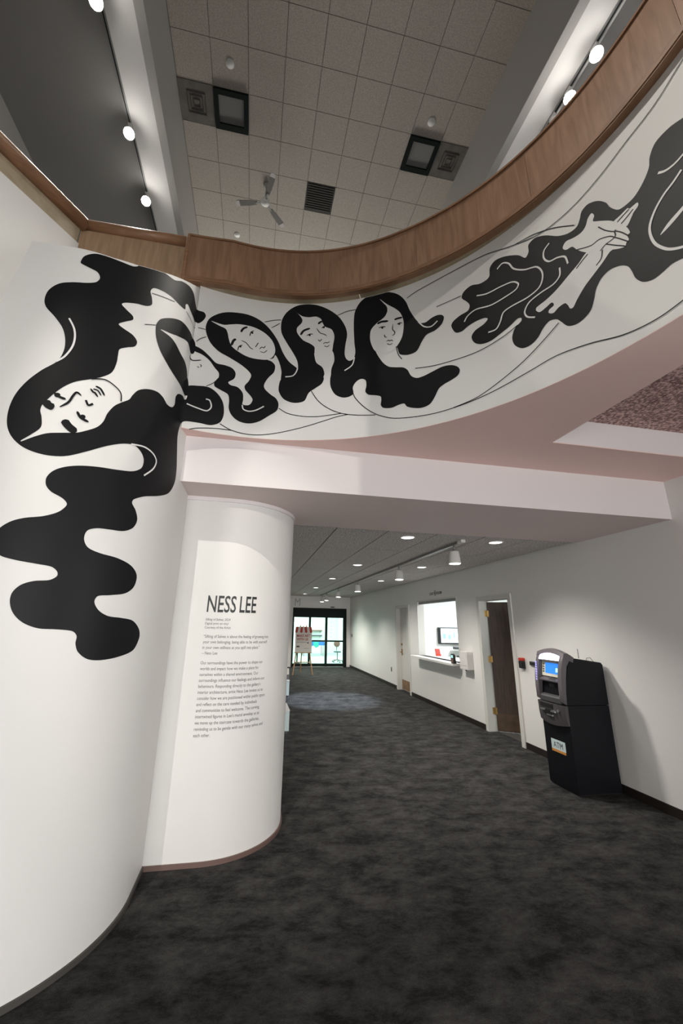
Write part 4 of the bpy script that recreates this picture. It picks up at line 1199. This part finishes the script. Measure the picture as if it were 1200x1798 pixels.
# aerial and cable on top
ap('aerial', tube([(3.80, 4.31, 1.365), (3.80, 4.31, 1.47)], 0.0035, 6), 'black_plastic')
ap('cable', tube([(3.93, 4.35, 1.335), (3.95, 4.36, 1.365), (4.0, 4.36, 1.37), (4.06, 4.36, 1.30)], 0.003, 6), 'dark_grey')

# ================================================================== SMALL THINGS ON THE RIGHT WALL
t = thing('call_point', 'small black wall unit with a red top beside the open brown door', 'wall unit', (XR, 5.73, 1.18))
rels(obj('body', box(XR - 0.06, XR, 5.685, 5.775, 1.11, 1.215, 0.012), 'black_plastic', t), t)
rels(obj('cap', box(XR - 0.058, XR, 5.685, 5.775, 1.216, 1.26, 0.012), 'red_plastic', t), t)
t = thing('card_reader_box', 'small dark flat box on the wall behind the cash machine', 'wall unit', (XR, 5.49, 1.2))
rels(obj('body', box(XR - 0.03, XR, 5.40, 5.56, 1.172, 1.225, 0.006), 'dark_grey', t), t)
rels(obj('face', box(XR - 0.033, XR - 0.03, 5.42, 5.54, 1.185, 1.213), 'black_plastic', t), t)
rels(obj('cable', tube([(XR - 0.012, 5.44, 1.172), (XR - 0.014, 5.43, 1.10), (XR - 0.012, 5.445, 1.06)], 0.004, 6), 'grey_plastic', t), t)

t = thing('hand_dispenser', 'white hand sanitiser dispenser box on the wall beside the ticket window', 'dispenser', (XR, 7.3, 1.08))
rels(obj('body', box(XR - 0.135, XR, 7.17, 7.45, 0.925, 1.245, 0.012), 'can_white', t), t)
rels(obj('front_cover', box(XR - 0.142, XR - 0.1355, 7.19, 7.43, 1.00, 1.235, 0.003), 'can_white', t), t)
rels(obj('nozzle', tube([(XR - 0.08, 7.31, 0.925), (XR - 0.08, 7.31, 0.90)], 0.02, 10), 'grey_plastic', t), t)
t = thing('payment_terminal', 'dark hand-held payment terminal with small lit screen at the end of the ticket sill', 'terminal', (3.93, 7.62, 1.02))
rels(obj('body', prism([(7.555, 1.0), (7.545, 1.06), (7.555, 1.16), (7.61, 1.18), (7.66, 1.17), (7.67, 1.05), (7.65, 1.0)], 'x', 3.885, 3.93), 'black_plastic', t), t)
rels(obj('screen', box(3.882, 3.886, 7.57, 7.645, 1.105, 1.155), 'term_screen', t), t)
rels(obj('keypad', box(3.882, 3.886, 7.575, 7.64, 1.02, 1.09), 'brown_seat', t), t)
rels(obj('cradle', box(3.90, 3.96, 7.58, 7.64, 1.0, 1.03), 'dark_grey', t), t)
t = thing('wall_outlet', 'small grey socket low on the wall beside the far white door', 'outlet', (XR, 11.75, 0.46))
rels(obj('plate', box(XR - 0.006, XR, 11.71, 11.79, 0.40, 0.52, 0.002), 'grey_plastic', t), t)
rels(obj('socket', box(XR - 0.009, XR - 0.0065, 11.735, 11.765, 0.42, 0.50), 'dark_grey', t), t)
t = thing('door_switch', 'small dark push switch on the wall near the sliding doors', 'switch', (XR, 16.55, 1.24))
rels(obj('plate', box(XR - 0.008, XR, 16.50, 16.62, 1.18, 1.30, 0.002), 'dark_grey', t), t)
rels(obj('button', box(XR - 0.014, XR - 0.0085, 16.53, 16.59, 1.21, 1.27, 0.002), 'black_plastic', t), t)

# ================================================================== INSIDE THE TICKET OFFICE
tv = thing('wall_screen', 'wide lit television screen on the back wall of the ticket office', 'television', (5.6, 10.26, 1.4))
rels(obj('casing', box(4.87, 6.25, 10.17, 10.26, 1.24, 1.66, 0.008), 'black_plastic', tv), tv)
rels(obj('display', box(4.92, 6.21, 10.165, 10.171, 1.275, 1.635), 'tv_screen', tv), tv)
for (a, b, c, d) in ((4.97, 5.06, 1.38, 1.50), (5.12, 5.20, 1.36, 1.48), (5.27, 5.31, 1.40, 1.55)):
    rels(obj('screen_graphic', box(a, b, 10.162, 10.166, c, d), 'tv_mark', tv), tv)
t = thing('card_holder', 'small red card holder standing on the ticket counter', 'card holder', (4.62, 9.45, 1.0))
rels(obj('back_plate', prism([(9.45, 1.0), (9.47, 1.0), (9.52, 1.16), (9.50, 1.16)], 'x', 4.42, 4.54), 'red_print', t), t)
rels(obj('front_lip', box(4.42, 4.54, 9.43, 9.45, 1.0, 1.04), 'red_plastic', t), t)
t = thing('glass_vase', 'small clear glass jar on the ticket counter', 'jar', (4.35, 8.0, 1.0))
o = obj('jar_body', lathe([(0.0, 0.0), (0.035, 0.0), (0.042, 0.03), (0.042, 0.09), (0.028, 0.12), (0.030, 0.14), (0.026, 0.14), (0.024, 0.12), (0.037, 0.09), (0.037, 0.03), (0.0, 0.01)], 18), 'pane_glass', t, smooth=True)
obj('stem', tube([(0, 0, 0.012), (0.006, 0.004, 0.12), (0.02, 0.0, 0.22)], 0.004, 6), 'dark_grey', t)
t = thing('desk_printer', 'dark small printer beside the screen in the ticket office', 'printer', (5.35, 10.05, 1.0))
rels(obj('body', box(5.22, 5.60, 9.95, 10.15, 1.12, 1.18, 0.01), 'dark_grey', t), t)
rels(obj('stand', box(5.38, 5.42, 10.03, 10.07, 0.96, 1.12), 'dark_grey', t), t)
rels(obj('desk_bracket', box(5.30, 5.50, 9.98, 10.12, 0.93, 0.96), 'dark_grey', t), t)
t = thing('office_desk', 'white desk along the back wall of the ticket office', 'desk', (5.6, 9.9, 0))
rels(obj('top', box(4.5, 7.4, 9.55, 10.25, 0.89, 0.93), 'white_paint', t), t)
for (a, b) in ((4.55, 9.6), (7.3, 9.6), (4.55, 10.18), (7.3, 10.18)):
    rels(obj('leg', box(a, a + 0.05, b, b + 0.05, 0, 0.89), 'steel', t), t)
t = thing('office_light', 'square ceiling light fitting in the ticket office', 'ceiling light', (5.9, 8.0, 2.8))
rels(obj('frame', box(5.3, 6.5, 7.4, 8.6, 2.77, 2.80), 'can_white', t), t)
rels(obj('diffuser', box(5.33, 6.47, 7.43, 8.57, 2.762, 2.770), 'down_glow', t), t)
area_light('office_light_source', (5.9, 8.0, 2.75), (0, 0, 0), 1.1, 1.1, P_OFFICE, (0.95, 1.0, 1.0))

# ================================================================== CEILING FITTINGS HIGH IN THE ATRIUM
def square_fit(name, label, cat, x0, y0, s=0.605):
    return thing(name, label, cat, (x0 + s / 2, y0 + s / 2, Z_UP))
for (x0, side_, lab) in ((-1.315, 'l', 'black-framed square ceiling window with a grey pane, on the stair side of the fan'), (2.345, 'r', 'black-framed square ceiling window with a grey pane, on the cash machine side')):
    t = square_fit('ceiling_lantern', lab, 'ceiling window', x0, 4.91)
    bm = bmesh.new()
    w = 0.075
    bm_box(bm, -0.30, 0.30, -0.30, -0.30 + w, -0.05, 0.005)
    bm_box(bm, -0.30, 0.30, 0.30 - w * 1.3, 0.30, -0.05, 0.005)
    bm_box(bm, -0.30, -0.30 + w, -0.30 + w, 0.30 - w * 1.3, -0.05, 0.005)
    bm_box(bm, 0.30 - w, 0.30, -0.30 + w, 0.30 - w * 1.3, -0.05, 0.005)
    obj('frame', bm, 'frame_black', t)
    obj('pane', box(-0.226, 0.226, -0.226, 0.204, -0.012, -0.004), 'frosted', t)
for (x0, lab) in ((-1.925, 'dull grey square ceiling diffuser against the bulkhead on the stair side'), (2.95, 'dull grey square ceiling diffuser against the bulkhead on the cash machine side')):
    t = square_fit('air_diffuser', lab, 'diffuser', x0, 4.91, 0.60)
    obj('plate', box(-0.30, 0.30, -0.30, 0.30, -0.012, 0.005), 'panel_grey', t)
    bm = bmesh.new()
    for k in range(3):
        a = 0.06 + 0.05 * k
        for (p, q, r_, s_) in ((-a, a, -a, -a + 0.012), (-a, a, a - 0.012, a), (-a, -a + 0.012, -a + 0.012, a - 0.012), (a - 0.012, a, -a + 0.012, a - 0.012)):
            bm_box(bm, p, q, r_, s_, -0.022, -0.0121)
    obj('louvre', bm, 'grid_dark', t)
t = square_fit('return_grille', 'solid dark brown square grille in the atrium ceiling', 'grille', 0.515, 6.13)
obj('frame', box(-0.302, 0.302, -0.302, 0.302, -0.006, 0.005), 'vent_dark', t)
for k in range(11):
    obj('slat', box(-0.28, 0.28, -0.27 + 0.05 * k, -0.245 + 0.05 * k, -0.014, -0.0065), 'vent_dark', t)
for (x, y, lab) in ((-1.01, 4.56, 'white round ceiling disc one tile from the ceiling window on the stair side'), (-1.0, 7.66, 'white round ceiling disc between the fan and the oak guard'), (2.64, 4.66, 'white round ceiling disc one tile from the ceiling window on the cash machine side')):
    t = thing('smoke_detector', lab, 'detector', (x, y, Z_UP))
    obj('base', lathe([(0.0, 0.0), (0.066, 0.0), (0.070, -0.010), (0.062, -0.016), (0.0, -0.016)], 20), 'detector_white', t, auto=40)
    obj('dome', lathe([(0.045, -0.0165), (0.040, -0.021), (0.0, -0.022)], 20), 'detector_white', t, smooth=True)

# ceiling fan
fz = 10.2
t = thing('ceiling_fan', 'pale three-bladed ceiling fan hanging from the tiled atrium ceiling', 'fan', (-0.335, 6.372, fz))
obj('downrod', tube([(0, 0, 0.05), (0, 0, 0.49)], 0.016, 10), 'fan_white', t, smooth=True)
obj('canopy', lathe([(0.0, 0.495), (0.07, 0.49), (0.06, 0.44), (0.018, 0.42), (0.0, 0.42)], 20), 'fan_white', t, smooth=True)
obj('motor', lathe([(0.0, -0.06), (0.05, -0.055), (0.085, -0.03), (0.095, 0.0), (0.085, 0.04), (0.05, 0.06), (0.0, 0.065)], 24), 'detector_white', t, smooth=True)
for ang in (167.5, 283.6, 48.0):
    a = math.radians(ang)
    bl = obj('blade', prism([(0.17, -0.035), (0.30, -0.055), (0.56, -0.062), (0.61, -0.045), (0.625, 0.0), (0.61, 0.045), (0.56, 0.062), (0.30, 0.055), (0.17, 0.035)], 'z', -0.012, -0.004), 'fan_blade', t)
    bl.rotation_euler = (0, 0, a)
    ar = obj('blade_arm', box(0.07, 0.20, -0.018, 0.018, -0.026, -0.013, 0.004), 'fan_white', bl)
    obj('blade_tip', prism([(0.54, -0.06), (0.61, -0.046), (0.626, 0.0), (0.61, 0.046), (0.54, 0.06)], 'z', -0.016, -0.0125), 'can_white', bl)

# ================================================================== UPPER TRACK LIGHTING
def aim(o, d):
    o.rotation_euler = Vector(d).to_track_quat('-Z', 'Y').to_euler()
def upper_lamp(x, y, z, target, label, power, group, angle=70, spill=None):
    t = thing('track_spotlight', label, 'spotlight', (x, y, z), 0, group)
    obj('adapter', box(-0.025, 0.025, -0.05, 0.05, -0.010, 0.014), 'can_white', t)
    obj('stem', tube([(0, 0, -0.010), (0, 0, -0.07)], 0.010, 8), 'can_white', t)
    d = (Vector(target) - Vector((x, y, z - 0.12))).normalized()
    can = obj('can', lathe([(0.0, 0.10), (0.045, 0.10), (0.058, 0.07), (0.082, -0.085), (0.076, -0.085), (0.068, -0.062), (0.0, -0.062)], 20), 'can_white', t, auto=40)
    can.location = (0, 0, -0.15)
    aim(can, d)
    obj('lens', lathe([(0.0, -0.064), (0.068, -0.064), (0.064, -0.088), (0.04, -0.102), (0.0, -0.106)], 20), 'bulb_glow', can, smooth=True)
    p = Vector((x, y, z - 0.15)) + d * 0.125
    spot_light('track_spotlight_source', p, target, power, angle, 0.6, (1.0, 0.95, 0.87), 0.05)
    # stray light from the open bulb
    pl = bpy.data.lights.new('bulb_spill', 'POINT')
    pl.energy, pl.color, pl.shadow_soft_size = (P_SPILL if spill is None else spill), (1.0, 0.96, 0.90), 0.05
    po = bpy.data.objects.new('bulb_spill', pl)
    link(po)
    po.location = Vector((x, y, z - 0.15)) + d * 0.17
    return t

for (x, lab) in ((-2.47, 'long thin lighting track on the atrium bulkhead over the stair side'), (4.03, 'long thin lighting track on the atrium bulkhead over the cash machine side')):
    z = 9.35 if x < 0 else 9.33
    t = thing('lighting_track', lab, 'track', (x, 3.5, z))
    obj('rail', box(-0.022, 0.022, -8.0, 8.0, -0.035, 0.0), 'track_metal', t)
    obj('conductor_slot', box(-0.009, 0.009, -7.98, 7.98, -0.0365, -0.0352), 'slot_black', t)
G1 = 'spotlights on the stair side track'
G2 = 'spotlights on the cash machine side track'
ZL, ZR = 9.30, 9.28
upper_lamp(-2.47, 3.51, ZL, (0.2, 0.3, 1.7), 'glaring spotlight on the stair side track, furthest from the oak handrail', P_TRACK_UP, G1)
upper_lamp(-2.47, 4.93, ZL, (0.1, 0.2, 1.7), 'glaring spotlight in the middle of the three on the stair side track', P_TRACK_UP, G1)
upper_lamp(-2.47, 6.0, ZL, (0.1, 0.2, 1.7), 'smaller glaring spotlight on the stair side track just above the oak rail', P_TRACK_UP, G1)
upper_lamp(4.03, 2.72, ZR, (0.1, 0.1, 1.7), 'glaring spotlight on the cash machine side track, furthest from the fan', P_TRACK_UP, G2)
upper_lamp(4.03, 3.19, ZR, (0.1, 0.1, 1.7), 'glaring spotlight on the cash machine side track, second furthest from the fan', P_TRACK_UP, G2)
upper_lamp(4.03, 3.50, ZR, (4.6, 3.4, 4.2), 'turned-away spotlight on the cash machine side track with a small bright edge', P_TRACK_UP * 0.3, G2)
upper_lamp(4.03, 3.80, ZR, (5.0, 3.2, 4.2), 'spotlight on the cash machine side track half hidden by the curved oak guard', P_TRACK_UP * 0.3, G2)
# same track behind the photographer, lighting the column and the beam
upper_lamp(-2.47, -3.1, ZL, (0.1, 3.6, 0.95), 'spotlight at the entrance end of the stair side track, aimed at the column', P_REARL, G1, 16)
t = thing('added_floodlight', 'added white floodlight above the unseen entrance, lighting the beam', 'floodlight', (0.3, -5.4, 4.5))  # fixture added to make the light patch on the beam front
obj('bracket', box(-0.05, 0.05, 0.0, 0.12, -0.03, 0.03, 0.006), 'can_white', t)
o = obj('can', lathe([(0.0, 0.10), (0.045, 0.10), (0.058, 0.07), (0.082, -0.085), (0.076, -0.085), (0.068, -0.062), (0.0, -0.062)], 20), 'can_white', t, auto=40)
o.location = (0, 0.22, 0)
aim(o, (0.9, 8.4, -2.0))
obj('lens', lathe([(0.0, -0.064), (0.068, -0.064), (0.060, -0.080), (0.0, -0.084)], 20), 'lens_glow', o, smooth=True)
spot_light('added_floodlight_source', (0.32, -5.05, 4.46), (1.25, 3.15, 2.45), P_REARR, 22, 0.25, (1.0, 0.95, 0.88), 0.04)

# ================================================================== CORRIDOR LIGHTING
t = thing('corridor_track', 'white lighting track along the corridor ceiling with hanging spotlights', 'track', (2.63, 10.0, Z_COR))
obj('rail', box(-0.018, 0.018, -5.25, 6.0, -0.040, -0.005), 'track_metal', t)
obj('end_feed', box(-0.03, 0.03, -5.36, -5.251, -0.045, -0.005, 0.004), 'can_white', t)
CANY = [4.90, 7.02, 10.05, 12.45, 14.55, 15.5]
NTH = ['nearest the beam', 'second along from the beam', 'third along from the beam', 'fourth along from the beam', 'fifth along from the beam', 'last, nearest the sliding doors']
def corridor_can(x, y, label):
    t = thing('track_can_light', label, 'spotlight', (x, y, Z_COR - 0.04), 0, 'can spotlights on the corridor track')
    obj('yoke', tube([(0, 0, 0.0), (0, 0, -0.06)], 0.012, 8), 'track_metal', t, smooth=True)
    obj('bracket', box(-0.012, 0.012, -0.05, 0.05, -0.075, -0.058, 0.003), 'track_metal', t)
    o = obj('can', lathe([(0.0, -0.08), (0.058, -0.08), (0.064, -0.09), (0.080, -0.245), (0.076, -0.245), (0.072, -0.236), (0.0, -0.236)], 24), 'can_white', t, auto=40)
    obj('lens', lathe([(0.0, -0.238), (0.074, -0.238), (0.066, -0.250), (0.0, -0.256)], 24), 'lens_glow', o, smooth=True)
    return t
for y, nm in zip(CANY, NTH):
    t = corridor_can(2.63, y, 'white can spotlight hanging from the corridor track, ' + nm)
    spot_light('track_can_source', (2.63, y, Z_COR - 0.32), (2.9, y - 0.1, 0), P_TRACK_CORR, 130, 0.7, (1.0, 0.95, 0.88), 0.06)
DL = [(1.90, 4.72, 'beside the beam in the row away from the wall'), (1.91, 7.31, 'second from the beam in the row away from the wall'), (1.92, 9.83, 'third from the beam in the row away from the wall'), (1.93, 12.6, 'fourth from the beam in the row away from the wall'), (1.95, 15.5, 'nearest the sliding doors in the row away from the wall'),
      (3.13, 4.70, 'beside the beam in the wall-side row'), (3.17, 7.22, 'second from the beam in the wall-side row'), (3.21, 9.9, 'third from the beam in the wall-side row'), (3.24, 15.3, 'nearest the sliding doors in the wall-side row')]
for i, (x, y, nm) in enumerate(DL):
    t = thing('recessed_downlight', 'round recessed corridor downlight, ' + nm, 'downlight', (x, y, Z_COR - 0.004), 0, 'recessed downlights in the corridor ceiling')
    obj('rim', lathe([(0.098, 0.0), (0.102, -0.004), (0.092, -0.010), (0.080, -0.004), (0.080, 0.0)], 24), 'can_white', t, smooth=True)
    obj('lens', lathe([(0.0, -0.003), (0.081, -0.003), (0.0, -0.0045)], 24), 'down_glow', t)
    cool = i == 2
    spot_light('downlight_source', (x, y, Z_COR - 0.03), (x, y, 0), P_DOWN * (24 if cool else 1), 52 if cool else 120, 0.5, (0.72, 0.84, 1.0) if cool else (1.0, 0.96, 0.90), 0.06)

# ================================================================== EASEL AND SIGN
t = thing('display_easel', 'light wooden easel standing in front of the sliding doors', 'easel', (1.82, 14.4, 0))
def leg(name, a, b, r=0.019):
    return obj(name, tube([a, b], r, 8), 'pine', t)
leg('leg', (0.34, -0.05, 0.0), (0.10, 0.12, 1.62))
leg('leg', (-0.34, -0.05, 0.0), (-0.10, 0.12, 1.62))
leg('leg', (0.0, 0.62, 0.0), (0.0, 0.14, 1.60))
leg('crossbar', (-0.285, -0.015, 0.40), (0.285, -0.015, 0.40), 0.016)
leg('crossbar', (-0.14, 0.10, 1.40), (0.14, 0.10, 1.40), 0.013)
obj('ledge', box(-0.30, 0.30, -0.055, 0.03, 0.70, 0.728, 0.004), 'pine', t)
p = thing('easel_poster', 'white poster with a red striped awning and red lettering on the easel', 'poster', (1.82, 14.35, 0.729))
obj('board', prism([(-0.012, 0.0), (-0.002, 0.0), (0.085, 0.80), (0.075, 0.80)], 'x', -0.29, 0.29), 'paper', p)
def lean(z):
    return -0.0135 + (0.087 / 0.80) * z
for k in range(7):
    x0 = -0.30 + 0.6 / 7 * k
    m = 'red_print' if k % 2 == 0 else 'paper'
    w = 0.6 / 7
    pts = [(x0 + 0.03 * (1 if k < 3 else -1 if k > 3 else 0), 0.84), (x0 + w + 0.03 * (1 if k < 3 else -1 if k > 3 else 0), 0.84), (x0 + w, 0.68)] + [(x0 + w / 2 + w / 2 * math.cos(a), 0.68 - w / 2 * math.sin(a)) for a in [PI * j / 6 for j in range(1, 6)]] + [(x0, 0.68)]
    bm = prism(pts, 'y', -0.006, 0.0)
    for v in bm.verts:
        v.co.y += lean(v.co.z) - 0.002
    obj('awning_stripe', bm, m, p)
for body, z0, h, w in (('MAKE ART', 0.50, 0.085, 0.46), ('WITH US', 0.385, 0.085, 0.40)):
    bm = fit(text_mesh(body, 0.1, 0, 0.002), w, h)
    for v in bm.verts:
        v.co = (v.co.x - 0.24, lean(z0 + v.co.y) - 0.0015, z0 + v.co.y)
    obj('letters', bm, 'red_print', p)
bm = bmesh.new()
for (x0, x1, z0, z1) in ((-0.24, 0.10, 0.325, 0.335), (0.13, 0.18, 0.29, 0.33), (-0.24, -0.14, 0.16, 0.21), (0.02, 0.20, 0.12, 0.127)):
    bm_box(bm, x0, x1, -0.0012, 0.0, z0, z1)
for v in bm.verts:
    v.co.y += lean(v.co.z) - 0.0005
obj('print_marks', bm, 'dark_grey', p)

# ================================================================== THINGS BEYOND THE COLUMN AND IN THE VESTIBULE
def plinth(name, label, x0, x1, y0, y1, h):
    t = thing(name, label, 'plinth', ((x0 + x1) / 2, (y0 + y1) / 2, 0))
    rels(obj('body', box(x0, x1, y0, y1, 0.04, h, 0.006), 'pale_blue', t), t)
    rels(obj('toe_kick', box(x0 + 0.02, x1 - 0.02, y0 + 0.02, y1 - 0.02, 0.0, 0.04), 'dark_grey', t), t)
    rels(obj('top_board', box(x0 - 0.005, x1 + 0.005, y0 - 0.005, y1 + 0.005, h, h + 0.015, 0.003), 'white_paint', t), t)
    return t
plinth('low_plinth', 'low white plinth just behind the text column', 0.40, 0.70, 7.0, 7.6, 0.33)
plinth('low_plinth', 'white plinth further down the corridor carrying a small holder', 0.55, 0.985, 10.2, 10.9, 0.36)
t = thing('leaflet_holder', 'small grey and clear leaflet holder on the far low plinth', 'leaflet holder', (0.93, 10.35, 0.375))
obj('holder', prism([(-0.05, 0.0), (0.05, 0.0), (0.09, 0.16), (0.0, 0.16)], 'x', -0.05, 0.06), 'grey_plastic', t)
obj('leaflet', prism([(-0.035, 0.02), (-0.03, 0.02), (0.02, 0.25), (0.015, 0.25)], 'x', -0.04, 0.05), 'paper', t)

t = thing('craft_table', 'long table with a blue and teal cloth in the bright vestibule', 'table', (3.35, 22.6, 0))
obj('table_top', box(-0.55, 0.62, -0.35, 0.35, 0.70, 0.73), 'blue_cloth', t)
obj('cloth_drop', box(-0.56, 0.0, -0.365, -0.352, 0.52, 0.73), 'blue_cloth', t)
obj('cloth_drop', prism([(0.0, 0.73), (0.30, 0.73), (0.30, 0.50), (0.15, 0.42), (0.0, 0.55)], 'y', -0.368, -0.353), 'teal_cloth', t)
obj('cloth_drop', box(0.30, 0.63, -0.366, -0.352, 0.55, 0.73), 'blue_cloth', t)
for a in (-0.5, 0.56):
    for b in (-0.3, 0.3):
        obj('leg', tube([(a, b, 0), (a, b, 0.70)], 0.014, 8), 'dark_grey', t)
t = thing('plastic_box', 'bright blue storage box on the end of the craft table', 'box', (3.02, 22.5, 0.73))
obj('tub', box(-0.16, 0.16, -0.15, 0.15, 0.0, 0.20, 0.02), 'blue_cloth', t)
obj('lid', box(-0.17, 0.17, -0.16, 0.16, 0.20, 0.225, 0.006), 'blue_cloth', t)
t = thing('dark_case', 'dark flat case on the craft table', 'case', (3.62, 22.6, 0.73))
obj('base', box(-0.22, 0.22, -0.15, 0.15, 0.0, 0.05, 0.01), 'navy_seat', t)
obj('lid', box(-0.21, 0.21, -0.14, 0.14, 0.051, 0.08, 0.01), 'navy_seat', t)
for (z0, z1, m, lab) in ((0.93, 1.00, 'brown_seat', 'thin red-brown wall shelf board in the vestibule'), (0.64, 0.71, 'dark_grey', 'thin dark wall shelf board under the red-brown one in the vestibule')):
    t = thing('wall_shelf', lab, 'shelf', (3.78, 24.5, z0 + 0.35))
    obj('board', box(-0.40, 0.40, -0.22, 0.0, -0.03, 0.03, 0.004), m, t)
    for s in (-0.3, 0.3):
        obj('bracket', prism([(0.0, -0.03), (-0.18, -0.03), (0.0, -0.14)], 'x', s - 0.01, s + 0.01), 'steel', t)
t = thing('swivel_chair', 'brown round-backed swivel chair on castors in the vestibule', 'chair', (3.98, 18.9, 0))
obj('backrest', lathe([(0.0, -0.03), (0.12, -0.028), (0.15, 0.0), (0.12, 0.028), (0.0, 0.03)], 20), 'brown_seat', t, smooth=True)
t.children[0].location = (0, 0.14, 0.80)
t.children[0].rotation_euler = (math.radians(82), 0, 0)
obj('seat', lathe([(0.0, 0.0), (0.16, 0.0), (0.18, 0.02), (0.17, 0.045), (0.0, 0.05)], 20, (0, 0, 0.43)), 'navy_seat', t, smooth=True)
obj('back_bar', tube([(0, 0.10, 0.44), (0, 0.18, 0.55), (0, 0.17, 0.78)], 0.014, 8), 'dark_grey', t)
obj('post', tube([(0, 0, 0.10), (0, 0, 0.43)], 0.020, 10), 'dark_grey', t)
for k in range(5):
    a = 2 * PI * k / 5
    l = obj('base_arm', tube([(0, 0, 0.11), (0.24 * math.cos(a), 0.24 * math.sin(a), 0.075)], 0.014, 8), 'black_plastic', t)
    obj('castor', tube([(0.24 * math.cos(a), 0.24 * math.sin(a) - 0.012, 0.028), (0.24 * math.cos(a), 0.24 * math.sin(a) + 0.012, 0.028)], 0.028, 12), 'black_plastic', l)
t = thing('wall_banner', 'pale vertical banner with faint blue lettering on the vestibule wall', 'banner', (4.75, 24.46, 1.3))
obj('sheet', box(-0.16, 0.16, 0.02, 0.03, -0.55, 0.75), 'paper', t)
for k in range(6):
    obj('print_mark', box(-0.05, 0.05, 0.016, 0.0199, 0.60 - 0.2 * k, 0.70 - 0.2 * k), 'pale_blue', t)
t = thing('tall_plant_stand', 'dark slender coat stand behind the easel in the vestibule', 'stand', (2.05, 18.3, 0))
obj('post', tube([(0, 0, 0.03), (0.01, 0, 0.45), (0, 0, 0.62)], [0.03, 0.035, 0.05], 10), 'frame_black', t, smooth=True)
obj('foot', lathe([(0.0, 0.0), (0.15, 0.0), (0.13, 0.025), (0.03, 0.04), (0.0, 0.04)], 18), 'frame_black', t, smooth=True)
obj('head', lathe([(0.0, 0.60), (0.07, 0.62), (0.09, 0.75), (0.05, 0.86), (0.0, 0.88)], 16), 'frame_black', t, smooth=True)
